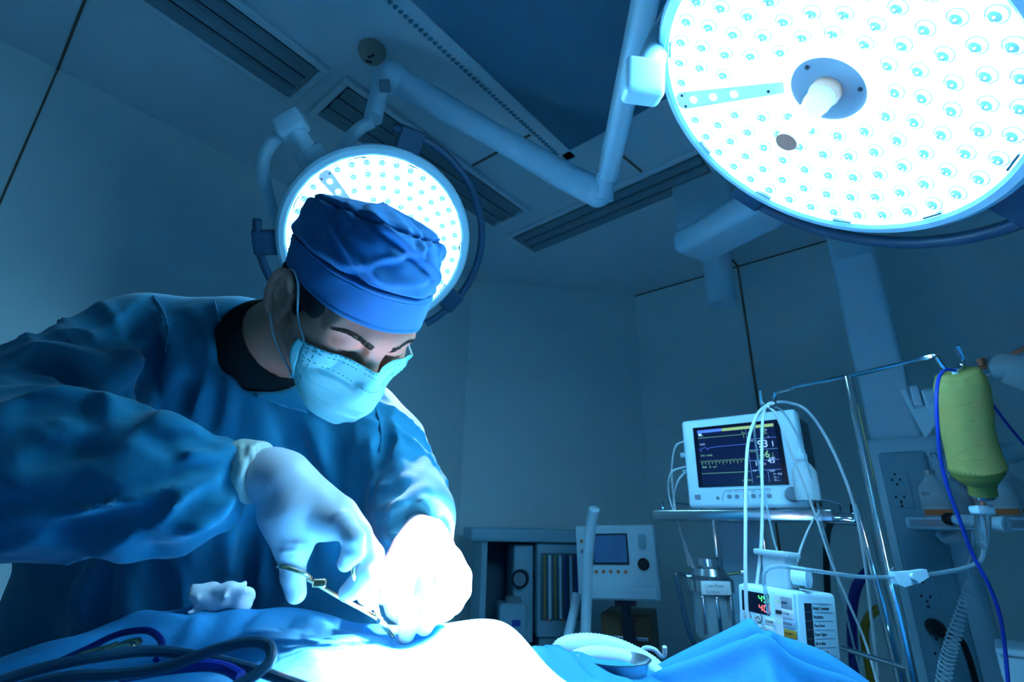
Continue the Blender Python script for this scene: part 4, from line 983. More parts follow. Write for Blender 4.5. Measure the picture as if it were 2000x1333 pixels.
for pix, r, h, k in [([(265, 816), (285, 750), (298, 680)], .012, .012, .012), ([(0, 805), (94, 784), (157, 781), (185, 788)], .010, .010, .010), ([(58, 690), (105, 712), (173, 775)], .010, .010, .012), ([(355, 620), (378, 700), (362, 800)], .012, .008, .014),
     ([(415, 690), (416, 760), (410, 850)], .010, .006, .012), ([(0, 988), (131, 979), (262, 950), (367, 918), (457, 908)], .006, .007, .006), ([(310, 1060), (360, 1010), (410, 965), (452, 940)], .006, .008, .008), ([(290, 852), (362, 896)], .005, .005, .008),
     ([(745, 790), (752, 860), (720, 930), (700, 1010)], .010, .010, .012), ([(488, 1020), (486, 1100), (484, 1180)], .010, .006, .014), ([(700, 900), (690, 980), (680, 1060)], .014, .006, .02), ([(745, 1030), (800, 1020), (860, 1000)], .006, .006, .006), ([(300, 1070), (300, 1140), (320, 1200)], .016, .012, .02), ([(152, 811), (201, 837), (243, 841)], .008, .005, .01), ([(331, 856), (375, 858), (418, 864)], .006, .003, .008), ([(441, 972), (452, 930)], .006, .005, .006), ([(380, 1035), (415, 1005), (444, 985)], .006, .004, .008), ([(133, 636), (160, 650), (182, 668)], .007, .005, .008), ([(60, 900), (130, 880), (200, 868)], .008, .004, .012), ([(120, 1040), (190, 1030), (250, 1010)], .008, .004, .012), ([(640, 860), (660, 930), (650, 1010)], .009, .004, .014), ([(580, 850), (600, 930), (590, 1000)], .009, .004, .014), ([(770, 1015), (815, 1000), (850, 975)], .006, .004, .008)]:
    f.fold(pix, r, h, k, crease=True)
gm = field_mb(f, man.L, 2)
gown = man.part('gown', gm, 'gown_cloth', sharp=0)
# neckline binding and shoulder seam on the cloth
def cloth_line(name, pix, r, m, lift=.0):
    pts = [q for q in (f.hit(p[0], p[1]) for p in spline([(a, b, 0) for a, b in pix], 6)) if q is not None]
    pts = [p for i, p in enumerate(pts) if i == 0 or np.linalg.norm(p - pts[i - 1]) < .05]
    pts = [p + f.normal(p) * .0016 for p in pts]
    if len(pts) > 2: mb = MB(); mb.tube(man.L(np.array(pts)), r, seg=6, sub=2); man.part(name, mb, m, parent=gown)
cloth_line('collar_seam', [(420, 592), (432, 640), (441, 697), (470, 740), (499, 771), (560, 795), (620, 808), (665, 802)], .0022, 'gown_cloth')
cloth_line('shoulder_seam', [(300, 580), (318, 610), (327, 645), (325, 697)], .0016, 'gown_cloth')
cloth_line('sleeve_seam', [(735, 800), (745, 850), (738, 900)], .0014, 'gown_cloth')

FK = 1.0
# ------------------------------------------------------------------ gloved hands
def AT(l): return [at(*p) for p in l]
def hand(fld, palm, fingers, kf=.004, kp=.012):
    for a, b, r1, r2 in palm: fld.cone(at(*a), at(*b), r1, r2, kp)
    D0 = fld.D.copy()
    acc = None
    for pts, rs in fingers:
        fld.D = np.full_like(D0, .3); fld.chain(AT(pts), rs, .003)
        acc = fld.D if acc is None else np.minimum(acc, fld.D) - np.maximum(kf - np.abs(acc - fld.D), 0) ** 2 / (4 * kf)
    h_ = np.maximum(kp - np.abs(acc - D0), 0) / kp
    fld.D = np.minimum(acc, D0) - h_ * h_ * kp * .25
# right hand, in the scissors
C0 = at(600, 1020, .52)
f = Field(C0 - V(.11, .09, .11), C0 + V(.11, .10, .11), .0016)
hand(f, [((526, 927, .520), (548, 940, .520), .0270, .0285), ((548, 940, .520), (600, 985, .520), .0285, .0262), ((590, 965, .525), (655, 1002, .520), .022, .017), ((580, 1000, .515), (640, 1020, .515), .028, .017), ((640, 995, .53), (690, 1035, .535), .016, .0125), ((560, 1000, .505), (573, 1060, .500), .024, .0165)],
     [([(560, 1010, .505), (572, 1075, .497), (572, 1125, .494), (578, 1160, .492)], [.022, .0145, .0115, .0096]),
      ([(635, 1018, .508), (672, 1028, .500), (691, 1052, .494), (690, 1080, .492), (675, 1102, .492)], [.0155, .0118, .0108, .0100, .0078]),
      ([(655, 1010, .520), (704, 1046, .515), (726, 1086, .510), (716, 1118, .502), (690, 1150, .498), (679, 1158, .497)], [.0150, .0118, .0112, .0112, .0100, .0088]),
      ([(670, 1005, .532), (705, 1043, .532), (729, 1082, .530), (723, 1127, .524), (712, 1165, .518)], [.0140, .0112, .0105, .0098, .0078]),
      ([(665, 1000, .545), (700, 1045, .548), (722, 1090, .546), (726, 1140, .540), (722, 1180, .534)], [.0135, .0105, .0098, .0090, .0072])])
f.wave(.0006, 90, 5)
for pix, r, h, k in [([(552, 1065), (575, 1062), (598, 1066)], .002, .0010, .003), ([(550, 1078), (575, 1074), (598, 1076)], .002, .0010, .003), ([(650, 1022), (660, 1008), (675, 1000)], .003, .0010, .004)]: f.fold(pix, r, h, k)
gl = man.part('glove', field_mb(f, man.L, 1), 'glove_latex', label='glove on the hand in the scissors rings', sharp=0)
f = Field(at(470, 920, .52) - .07, at(470, 920, .52) + .07, .0016)
ca_, cb_ = at(461, 917, .522), at(508, 922, .52); ax_ = unit(cb_ - ca_)
f.cone(ca_ - ax_ * .03, cb_ + ax_ * .02, .0322, .0312, .004); f.half(cb_, ax_, .003); f.half(ca_, -ax_, .003)
f.fold([(487, 862), (494, 915), (478, 978)], .003, .002, .003); f.fold([(500, 862), (504, 915), (492, 978)], .003, .0016, .003); f.fold([(470, 862), (468, 915), (458, 970)], .003, .0018, .003); f.wave(.0009, 70, 9)
man.part('glove_cuff', field_mb(f, man.L, 1), 'glove_cuff', parent=gl, sharp=0)
# left hand
C0 = at(825, 1145, .57)
f = Field(C0 - V(.085, .09, .085), C0 + V(.085, .09, .085), .0016)
hand(f, [((826, 1045, .630), (826, 1075, .600), .030, .032), ((826, 1075, .600), (830, 1120, .575), .032, .030), ((800, 1085, .590), (775, 1130, .575), .022, .020), ((850, 1085, .585), (882, 1135, .57), .022, .0175), ((835, 1100, .57), (860, 1160, .565), .026, .022)],
     [([(795, 1085, .575), (768, 1120, .568), (762, 1155, .562), (772, 1190, .560), (790, 1212, .560)], [.020, .0145, .0125, .0105, .0085]),
      ([(806, 1090, .565), (803, 1120, .548), (803, 1160, .540), (798, 1200, .540), (794, 1242, .544)], [.017, .0112, .0105, .0102, .0088]),
      ([(840, 1095, .56), (852, 1125, .545), (850, 1165, .538), (838, 1205, .542), (830, 1226, .546)], [.016, .0118, .0110, .0105, .0088]),
      ([(862, 1095, .565), (880, 1120, .552), (884, 1155, .546), (868, 1190, .552), (852, 1205, .558)], [.016, .0122, .0112, .0105, .0085]),
      ([(880, 1100, .575), (899, 1125, .567), (900, 1155, .563), (888, 1180, .568), (872, 1192, .574)], [.014, .0108, .0100, .0092, .0075])])
f.wave(.0005, 90, 6)
gl2 = man.part('glove', field_mb(f, man.L, 1), 'glove_latex', label='brightly lit glove on the far hand pointing at the wound', sharp=0)
# ------------------------------------------------------------------ instruments
def ring_pts(c, a, b, ax1, ax2, n=24): return [c + a * math.cos(q) * ax1 + b * math.sin(q) * ax2 for q in np.linspace(0, 2 * math.pi, n, endpoint=False)]
piv = at(742, 1212, .515)
t = Thing('surgical_scissors', 'gold-ringed surgical scissors held in the gloved hand, tips at the wound', 'scissors', loc=piv)
for nm, rc, ra, rb, e1, tip in (('blade', (576, 1118, .494), .0155, .0160, V(.97, -.10, -.22), (772, 1246, .535)), ('blade', (716, 1108, .503), .0155, .0150, V(.45, .75, -.5), (766, 1246, .535))):
    c_ = at(*rc); e1 = unit(e1); dn = unit(piv - c_); e1 = unit(e1); e2 = unit(np.cross(e1, unit(np.cross(e1, dn) + 1e-6)))
    if rc[0] < 600: e1, e2 = unit(V(1, .0, -.25)), unit(V(0.05, 1, -.30))
    mb = MB(); mb.tube([t.L(p) for p in ring_pts(c_, ra, rb, e1, e2)], .0021, seg=8, sub=3, closed=True)
    st = c_ + unit(piv - c_) * ra * .95
    mid = st * .55 + piv * .45
    mb2 = MB(); mb2.tube([t.L(p) for p in (st, mid, piv, at(*tip))], [.0022, .0027, .0029, .0027, .0012], seg=8, flat=.8)
    b_ = t.part('shank', mb2, 'gold'); t.part('finger_ring', mb, 'gold', parent=b_)
mb = MB(); q = t.L(at(624, 1140, .499)); mb.rbox(q, (.013, .006, .008), .002, rotz(.2)); t.part('ratchet', mb, 'gold')
mb = MB(); mb.cyl(t.L(piv + V(0, -.006, 0)), t.L(piv + V(0, .006, 0)), .0022, seg=14); t.part('pivot_screw', mb, 'steel')
t = Thing('suction_handpiece', 'white cylindrical handpiece gripped level in the far gloved hand', 'surgical instrument', loc=at(765, 1168, .548))
a_, b_ = at(705, 1168, .550), at(822, 1166, .560); d_ = unit(b_ - a_)
mb = MB(); mb.lathe([(0, 0), (.0075, .001), (.0085, .006), (.0065, .010), (.0062, .018), (.0076, .022), (.0076, np.linalg.norm(b_ - a_))], o=t.L(a_), axis=d_, seg=24); t.part('barrel', mb, 'white_plastic')
mb = MB(); mb.lathe([(.0080, 0), (.0080, .012)] , o=t.L(b_ - d_ * .012), axis=d_, seg=24)
for k in range(12): mb.lathe([(.0084, k * .001), (.0084, k * .001 + .0005)], o=t.L(b_ - d_ * .012), axis=d_, seg=24)
t.part('knurled_collar', mb, 'steel')
mb = MB(); mb.tube([t.L(b_), t.L(b_ + d_ * .03), t.L(at(912, 1170, .565))], .0014, seg=8, sub=3); t.part('needle', mb, 'steel')

# ------------------------------------------------------------------ drapes over the patient
CP = [(-220, 1300, .52), (-60, 1290, .54), (85, 1266, .56), (180, 1232, .57), (260, 1203, .575), (330, 1194, .575), (385, 1184, .575), (450, 1190, .575), (510, 1186, .575), (600, 1197, .575), (665, 1213, .57), (720, 1232, .56), (770, 1244, .555), (815, 1240, .555), (850, 1227, .56), (920, 1217, .575), (985, 1219, .585), (1015, 1240, .59), (1040, 1275, .60), (1056, 1312, .60),
      (-60, 1310, .47), (120, 1300, .48), (250, 1268, .50), (320, 1260, .50), (400, 1225, .525), (480, 1222, .52), (600, 1245, .51), (700, 1266, .50), (790, 1278, .50), (870, 1268, .51), (960, 1270, .52), (1010, 1295, .52),
      (0, 1345, .43), (200, 1330, .43), (350, 1310, .44), (500, 1320, .43), (650, 1330, .43), (800, 1335, .44), (950, 1330, .45), (1060, 1345, .48),
      (1040, 1248, .80), (1110, 1262, .80), (1200, 1292, .78), (1290, 1330, .74), (1100, 1320, .66), (1200, 1350, .62), (1400, 1400, .62), (1600, 1420, .66), (1750, 1420, .75), (1040, 1262, .70)]
CPW = np.array([at(*p) for p in CP])
ext = [(-.75, .25, 1.00), (-.3, .16, 1.03), (.1, .16, 1.03), (.45, .2, .98), (-.75, .75, 1.0), (-.4, .82, 1.0), (.0, .85, 1.0), (.35, 1.0, .99), (.8, .9, .96), (.8, .45, .96)]
CPW = np.vstack([CPW, ext])
def rbf_fit(P, lam=2e-4):
    d = np.linalg.norm(P[:, None, :2] - P[None, :, :2], axis=2); K = np.sqrt(d * d + .0008); n = len(P)
    A = np.zeros((n + 3, n + 3)); A[:n, :n] = K + lam * np.eye(n) * -1; A[:n, n:] = np.c_[np.ones(n), P[:, :2]]; A[n:, :n] = A[:n, n:].T
    return np.linalg.solve(A, np.r_[P[:, 2], 0, 0, 0])
RW = rbf_fit(CPW)
def drape_h(X, Y):
    X = np.asarray(X, float); Y = np.asarray(Y, float); out = RW[-3] + RW[-2] * X + RW[-1] * Y
    for p, c_ in zip(CPW, RW[:len(CPW)]): out = out + c_ * np.sqrt((X - p[0]) ** 2 + (Y - p[1]) ** 2 + .0008)
    return out
X0, X1, Y0, Y1 = -.80, .85, .15, .88
nx, ny = 340, 190; ov = 26
xs = np.linspace(X0, X1, nx); GX, GV = np.meshgrid(xs, np.linspace(0, 1, ny), indexing='ij'); q = np.clip((GX + .10) / .22, 0, 1); GY = Y0 + (.735 + .165 * q * q * (3 - 2 * q) - Y0) * GV; GZ = drape_h(GX, GY)
def ridge_add(a, b, wd, h):
    global GZ
    a = np.asarray(a)[:2]; b = np.asarray(b)[:2]; d = b - a; t_ = np.clip(((GX - a[0]) * d[0] + (GY - a[1]) * d[1]) / (d @ d), 0, 1); r_ = np.hypot(GX - a[0] - t_ * d[0], GY - a[1] - t_ * d[1])
    GZ += h * np.exp(-(r_ / wd) ** 2) * np.sin(np.pi * np.clip(t_, .03, .97)) ** .5
def rp(px, py, z): return at(px, py, z)
for a, b, wd, h in [((400, 1200, .57), (330, 1330, .45), .010, .007), ((505, 1190, .57), (430, 1290, .48), .009, -.007), ((560, 1210, .56), (680, 1250, .52), .010, .006), ((480, 1235, .52), (580, 1215, .54), .009, -.009), ((590, 1280, .48), (630, 1333, .44), .012, .006),
                    ((250, 1215, .56), (380, 1230, .53), .010, .006), ((330, 1250, .5), (480, 1300, .45), .012, -.006), ((950, 1222, .57), (1020, 1300, .52), .010, .004), ((900, 1240, .55), (980, 1320, .46), .011, .004), ((1040, 1262, .78), (1160, 1320, .66), .012, .010), ((1080, 1262, .8), (1240, 1325, .7), .012, -.008), ((700, 1290, .48), (690, 1333, .44), .01, .004)]:
    ridge_add(rp(*a), rp(*b), wd, h)
GZ += .0018 * np.sin(GX * 60 + 3 * np.sin(GY * 30)) + .0014 * np.sin(GY * 75 + 4 * np.sin(GX * 22))
P = np.stack([GX, GY, GZ], 2)
def skirt(row, nrm, n=16, drop_=.5):
    out = []
    L_ = np.arange(len(row))
    for k in range(1, n + 1):
        q = k / n; w_ = .022 * np.sin(L_ * .16) * q; out.append(row + np.asarray(nrm) * (.03 * math.sin(min(1, q * 4) * math.pi / 2) + w_[:, None] * 1.) * 1. - V(0, 0, 1) * (drop_ * q))
    return out
fr = np.array(skirt(P[:, 0], V(0, -1, 0))); bk = np.array(skirt(P[:, -1], V(0, 1, 0)))
PP = np.concatenate([fr[::-1].transpose(1, 0, 2), P, bk.transpose(1, 0, 2)], 1)
lf = np.array(skirt(PP[0], V(-1, 0, 0))); rt = np.array(skirt(PP[-1], V(1, 0, 0)))
mb = MB(); mb.grid(np.concatenate([lf[::-1], PP, rt], 0))
dr = solo('surgical_drape', mb, 'drape_cloth', 'blue surgical drape covering the patient, blown out white under the lamps', 'drape', sharp=0)
# operating table that carries it
t = Thing('operating_table', 'operating table hidden under the blue drape', 'table', loc=V(.0, .45, 0))
mb = MB(); mb.rbox((0, 0, .86), (1.50, .50, .08), .03); t.part('mattress', mb, 'black_rubber')
mb = MB(); mb.box((0, 0, .79), (1.46, .48, .05)); t.part('top', mb, 'steel')
mb = MB(); mb.rbox((0, 0, .44), (.26, .30, .66), .03); t.part('column', mb, 'steel')
mb = MB(); mb.rbox((0, 0, .07), (1.0, .46, .14), .03); t.part('base', mb, 'grey_plastic')
# peaked sheet at the head end
sk = [(1225, 1345, .80), (1275, 1308, .80), (1330, 1277, .80), (1400, 1243, .80), (1440, 1223, .80), (1464, 1211, .80), (1477, 1224, .80), (1495, 1235, .80), (1535, 1248, .81), (1600, 1271, .82), (1650, 1300, .83), (1700, 1340, .83), (1740, 1390, .83)]
S_ = spline(sk, 12); n_ = len(S_); rows_ = 44; P = np.zeros((n_, rows_, 3))
for i in range(n_):
    px, py, z = S_[i]; top_ = at(px, py, z); u_ = i / (n_ - 1)
    for j in range(rows_):
        q = (j - 10) / (rows_ - 11)
        if q < 0: p = top_ + V(.03, .10, -.16) * (-q * 2.2) ** 1.2
        else:
            p = top_ + V(-.02, -.16, 0) * q + V(0, 0, -1) * (.16 * q * q + .035 * q)
            lat = (u_ - .48)
            p = p + V(.10 * lat * q, 0, 0)
            d = .010 * math.exp(-((q - .32 - .25 * lat) / .07) ** 2) - .010 * math.exp(-((q - .22 - .25 * lat) / .05) ** 2) * math.exp(-(lat / .4) ** 2) + .008 * math.sin(14 * u_ + 3 * q) * q + .004 * math.sin(31 * u_ - 7 * q) * q + .007 * math.exp(-((u_ - .62 + .35 * q) / .035) ** 2) * math.sin(min(q * 3, 1) * math.pi)
            p = p + V(0, -.55, .8) * d * 1.7
        P[i, j] = p
mb = MB(); mb.grid(P[:, ::-1]); o = solo('peaked_drape', mb, 'drape_cloth', 'blue drape raised to a peak in front of the infusion pump', 'drape', sharp=0)
md = o.modifiers.new('thickness', 'SOLIDIFY'); md.thickness = .002

# crumpled gauze by the gown
gc = at(432, 1172, .572)
f = Field(gc - .06, gc + .06, .0018)
rs = np.random.RandomState(3)
f.ell(gc + V(-.006, 0, 0), (.030, .016, .012), k=.01); f.ell(gc + V(-.018, 0, .006), (.016, .013, .010), k=.01); f.ell(gc + V(.024, 0, .002), (.012, .012, .012), k=.008); f.ell(gc + V(.004, -.004, .010), (.018, .010, .008), k=.008)
for k in range(16):
    a = gc + rs.uniform(-1, 1, 3) * V(.028, .012, .010); b = a + rs.uniform(-1, 1, 3) * V(.02, .012, .012); f.cone(a, b, .004, .0025, .004)
f.wave(.0022, 150, 4); f.wave(.001, 330, 8)
mb = field_mb(f, lambda p: p, 1); solo('gauze', mb, 'gauze', 'crumpled white gauze lying on the drape against the gown', 'gauze', sharp=0)

# cords and clamp on the near left of the drape
def cord(pts, r, m, label, name='cord', group=None, cat='cord', flat=1.):
    mb = MB(); mb.tube([at(*p) for p in pts], r, seg=10, sub=8, flat=flat); return solo(name, mb, m, label, cat, group)
cord([(-40, 1345, .37), (60, 1312, .385), (180, 1285, .40), (300, 1272, .42), (400, 1285, .42), (500, 1310, .41), (600, 1345, .40)], .0042, 'teal_cord', 'long dark grey cord arching across the near left drape down to the bottom edge', group='dark cords on the near drape')
cord([(-30, 1362, .36), (120, 1325, .37), (230, 1318, .375), (320, 1305, .38), (420, 1270, .39), (490, 1255, .395), (525, 1262, .395), (528, 1290, .385), (500, 1318, .375), (455, 1345, .365)], .0042, 'teal_cord', 'dark grey cord ending in a rounded loop on the near drape', group='dark cords on the near drape')
cord([(100, 1300, .43), (170, 1268, .445), (230, 1240, .455), (285, 1232, .455), (312, 1248, .45), (316, 1272, .44), (305, 1290, .43)], .0028, 'navy_hose', 'thin dark blue cord looping over the gold clamp')
cord([(240, 1322, .41), (320, 1308, .41), (400, 1300, .41), (440, 1306, .41), (470, 1322, .40)], .0045, 'navy_hose', 'short thick blue cord lying under the grey cord loop')
t = Thing('towel_clamp', 'gold handled clamp lying on the drape under the thin blue cord', 'clamp', loc=at(215, 1268, .44))
mb = MB(); c_ = t.L(at(252, 1259, .445)); mb.tube(ring_pts(c_, .009, .0045, V(1, 0, .2), V(0, .6, .5)), .0020, seg=8, sub=3, closed=True); mb.tube([c_ + V(-.009, 0, 0), t.L(at(205, 1268, .44)), t.L(at(160, 1280, .43)), t.L(at(120, 1298, .42))], [.0024, .0030, .0030, .002], seg=8); t.part('arm', mb, 'gold')
mb = MB(); c_ = t.L(at(238, 1267, .435)); mb.tube(ring_pts(c_, .009, .0045, V(1, 0, .2), V(0, .6, .5)), .0020, seg=8, sub=3, closed=True); mb.tube([c_ + V(-.009, 0, 0), t.L(at(190, 1277, .43)), t.L(at(140, 1288, .425))], [.0024, .0030, .002], seg=8); t.part('arm', mb, 'gold')
# ------------------------------------------------------------------ breathing circuit and bowl at the head end
hose([(1085, 1285, .82), (1100, 1262, .82), (1145, 1254, .83), (1195, 1261, .84), (1240, 1279, .84), (1275, 1300, .83), (1300, 1330, .80)], .0125, 'white_plastic', 'upper pale ribbed breathing hose curving over the steel bowl', 'breathing_hose', 'breathing hoses', 14)
hose([(1098, 1312, .80), (1125, 1288, .80), (1165, 1278, .80), (1215, 1284, .80), (1258, 1298, .80), (1290, 1325, .78)], .0125, 'white_plastic', 'lower pale ribbed breathing hose just above the steel bowl', 'breathing_hose', 'breathing hoses', 14)
bw = at(1200, 1312, .755)
t = Thing('steel_bowl', 'shiny steel bowl under the ribbed breathing hoses', 'bowl', loc=bw)
mb = MB(); mb.lathe([(0, -.02), (.03, -.018), (.045, .0), (.052, .016), (.055, .018), (.053, .0185), (.043, .002), (.03, -.014), (0, -.016)], seg=36); t.part('bowl', mb, 'steel')
cord([(1238, 1290, .9), (1258, 1268, .9), (1278, 1270, .9), (1290, 1282, .9), (1298, 1280, .9), (1298, 1264, .9)], .0042, 'white_tube', 'small white hooked tube behind the breathing hoses', 'tube', cat='tube')

# ------------------------------------------------------------------ drip stand
pt = at(1657, 736, 1.22)
t = Thing('drip_stand', 'chrome drip stand with a hooked crossbar', 'drip stand', loc=V(pt[0], pt[1], 0))
mb = MB(); mb.cyl((0, 0, .10), (0, 0, pt[2]), .0095, seg=18); t.part('pole', mb, 'chrome')
hl_ = [(1655, 736, 1.22), (1600, 747, 1.268), (1522, 764, 1.35), (1514, 770, 1.36), (1513, 784, 1.36), (1507, 795, 1.36), (1497, 797, 1.36), (1489, 790, 1.36), (1486, 778, 1.36), (1485, 763, 1.36)]
hr_ = [(1655, 736, 1.22), (1740, 716, 1.146), (1818, 697, 1.085), (1830, 698, 1.08), (1838, 709, 1.078), (1848, 721, 1.076), (1862, 725, 1.075), (1876, 719, 1.074), (1882, 706, 1.074), (1877, 690, 1.074), (1870, 675, 1.074)]
mb = MB(); mb.tube([t.L(at(*p)) for p in hl_], .0052, seg=10); t.part('hook_arm', mb, 'chrome')
mb = MB(); mb.tube([t.L(at(*p)) for p in hr_], .0052, seg=10); t.part('hook_arm', mb, 'chrome')
for k in range(5):
    a = k * 2 * math.pi / 5 + .3; mb = MB(); mb.tube([(0, 0, .12), (.12 * math.cos(a), .12 * math.sin(a), .09), (.20 * math.cos(a), .20 * math.sin(a), .07)], .012, seg=10); lg = t.part('leg', mb, 'chrome')
    mb = MB(); mb.lathe([(.035, -.012), (.035, .012)], o=(.20 * math.cos(a), .20 * math.sin(a), .036), axis=(-math.sin(a), math.cos(a), 0), seg=18); t.part('caster', mb, 'black_rubber', parent=lg)
mb = MB(); q = at(1645, 1267, 1.19); mb.cyl(t.L(q), (0, 0, q[2]), .0055, seg=10); t.part('pump_bar', mb, 'chrome')

# tubes looped over the left hook
def tube_(pts, r, label, m='white_tube'): return cord(pts, r, m, label, 'hanging_tube', 'tubes over the drip stand hook', 'tube')
tube_([(1510, 789, 1.345), (1496, 793, 1.34), (1478, 812, 1.30), (1462, 860, 1.22), (1457, 930, 1.15), (1456, 1030, 1.08), (1456, 1120, 1.03), (1459, 1200, 1.0), (1470, 1260, .98)], .0036, 'thick white tube hanging farthest left from the drip stand hook down past the pump')
tube_([(1512, 788, 1.35), (1500, 790, 1.345), (1490, 815, 1.31), (1488, 900, 1.22), (1489, 980, 1.17), (1487, 1060, 1.12), (1481, 1120, 1.09), (1474, 1170, 1.075)], .0036, 'thick white tube hanging straight across the monitor screen to the pump top')
tube_([(1496, 793, 1.365), (1512, 786, 1.365), (1540, 787, 1.36), (1575, 802, 1.35), (1612, 852, 1.34), (1646, 924, 1.32), (1672, 1004, 1.31), (1690, 1104, 1.30), (1702, 1210, 1.30), (1712, 1300, 1.30), (1718, 1400, 1.28)], .0038, 'pale tube arching right from the hook and down beside the drip stand pole')
tube_([(1500, 796, 1.355), (1516, 812, 1.34), (1545, 885, 1.32), (1590, 1000, 1.30), (1622, 1095, 1.28), (1656, 1175, 1.26), (1690, 1255, 1.24), (1715, 1340, 1.2)], .0030, 'thin grey tube slanting from the hook across the right edge of the monitor')
tube_([(1503, 793, 1.37), (1530, 806, 1.37), (1565, 868, 1.36), (1590, 955, 1.35), (1607, 1030, 1.34), (1630, 1110, 1.33), (1660, 1230, 1.32), (1685, 1333, 1.3)], .0026, 'very thin clear line curving down beside the small bottle on the tray', 'clear_plastic')
tube_([(1494, 796, 1.35), (1474, 826, 1.34), (1478, 880, 1.33), (1490, 950, 1.30), (1508, 1040, 1.22), (1520, 1085, 1.16), (1527, 1118, 1.10)], .0026, 'very thin clear line crossing the monitor screen to the pump bracket', 'clear_plastic')
cord([(1600, 1000, 1.34), (1586, 1020, 1.30), (1566, 1065, 1.20), (1552, 1118, 1.09)], .0024, 'white_tube', 'short thin line slanting from the tray edge down to the pump', 'hanging_tube', cat='tube')

# ------------------------------------------------------------------ infusion pump
po = at(1554, 1156, 1.0)
a0 = math.radians(-57); X_ = V(math.cos(a0), math.sin(a0), 0); Y_ = V(-X_[1], X_[0], 0); Z_ = ZUP
tl = math.radians(5); fw = V(0, 1, 0); Rt = np.array([[math.cos(tl), 0, math.sin(tl)], [0, 1, 0], [-math.sin(tl), 0, math.cos(tl)]])
t = Thing('infusion_pump', 'white infusion pump showing 45 and 40 in front of the drip stand', 'infusion pump', frame(po, Rt @ X_, Rt @ Y_, Rt @ Z_))
PW, PD, PH = .122, .150, .175
mb = MB(); mb.rbox((-PW / 2, PD / 2, -PH / 2), (PW, PD, PH), .008); t.part('casing', mb, 'white_plastic')
mb = MB(); mb.rbox((-PW / 2, -.002, -.050), (PW * .97, .014, .094), .005); door = t.part('front_door', mb, 'white_plastic')
FXY = lambda s_, v_: V(-PW + PW * s_, -.0096, -.006 - .086 * v_)
mb = MB(); mb.box(FXY(.34, .31), (.060, .0012, .038)); t.part('display', mb, 'screen_dark', parent=door)
SEG = {'4': 'bcfg', '5': 'acdfg', '0': 'abcdef'}
def digits(mb, txt, s_, v_, h_):
    w_ = h_ * .55; sg = {'a': (0, h_, 1), 'g': (0, h_ / 2, 1), 'd': (0, 0, 1), 'b': (w_ / 2, .75 * h_, 0), 'c': (w_ / 2, .25 * h_, 0), 'f': (-w_ / 2, .75 * h_, 0), 'e': (-w_ / 2, .25 * h_, 0)}
    for i, c_ in enumerate(txt):
        for k in SEG[c_]:
            dx, dz, hor = sg[k]; p = FXY(s_, v_) + V(i * h_ * .92 + dx + dz * .08, -.001, dz); mb.box(p, (w_ * .8 if hor else .0022, .0006, .0022 if hor else h_ * .42))
mb = MB(); digits(mb, '45', .43, .27, .0115); t.part('rate_readout', mb, 'led_green', parent=door)
mb = MB(); digits(mb, '40', .43, .47, .0115); t.part('limit_readout', mb, 'led_red', parent=door)
for (s_, v_, tx) in ((.18, .64, '<'), (.38, .63, '^'), (.19, .84, 'v'), (.41, .84, 'v')):
    mb = MB(); mb.lathe([(.0080, 0), (.0080, .0012), (.007, .002), (0, .002)], o=FXY(s_, v_), axis=(0, -1, 0), seg=22); b_ = t.part('key', mb, 'label_white', parent=door)
    mb = MB(); mb.lathe([(.0088, .0005), (.0082, .0015), (.0077, .0005)], o=FXY(s_, v_), axis=(0, -1, 0), seg=22, capa=False, capb=False); sg_ = 1 if tx in '^<' else -1; q = FXY(s_, v_) + V(0, -.0024, 0)
    mb.tube([q + V(-.005, 0, -.0022 * sg_), q + V(0, 0, .0028 * sg_), q + V(.005, 0, -.0022 * sg_)], .0006, seg=4, sub=1, smooth=False); t.part('key', mb, 'ink', parent=door)
for s_, v_, wd, hh, m_, tx in ((.60, .66, .020, .012, 'label_white', 'CLEAR'), (.58, .86, .020, .018, 'label_white', 'TOTAL'), (.90, .20, .022, .022, 'panel_grey', 'BEEP'), (.91, .42, .024, .016, 'label_white', 'STOP'), (.92, .62, .024, .014, 'cabinet_blue', 'PURGE'), (.93, .82, .025, .014, 'yellow_hose', 'START')):
    mb = MB(); mb.rbox(FXY(s_ - .02, v_), (wd, .003, hh), .0014); b_ = t.part('key', mb, m_, parent=door)
    mb = MB(); text_mb(mb, tx, .0055, frame(FXY(s_ - .02, v_) + V(-wd * .42, -.0018, -.002), V(1, 0, 0), V(0, 0, 1), V(0, -1, 0)), .0002); t.part('key_lettering', mb, 'ink', parent=door)
mb = MB(); mb.box(FXY(.745, .50), (.015, .0008, .074)); t.part('gauge_strip', mb, 'label_white', parent=door)
mb = MB()
for k, v_ in enumerate((.20, .42, .62)): mb.box(FXY(.745, v_) + V(0, -.0008, 0), (.004, .0006, .004))
t.part('gauge_light', mb, 'px_green', parent=door)
mb = MB(); mb.rbox(FXY(.745, .42) + V(0, -.0008, 0), (.013, .001, .007), .0004); t.part('occlusion_mark', mb, 'ink', parent=door)
mb = MB(); mb.rbox((-PW * .36, -.001, -.120), (PW * .70, .012, .034), .004); t.part('lower_panel', mb, 'panel_grey')
mb = MB(); mb.rbox((-PW * .45, -.006, -.100), (.040, .012, .008), .002); t.part('door_latch', mb, 'white_plastic')
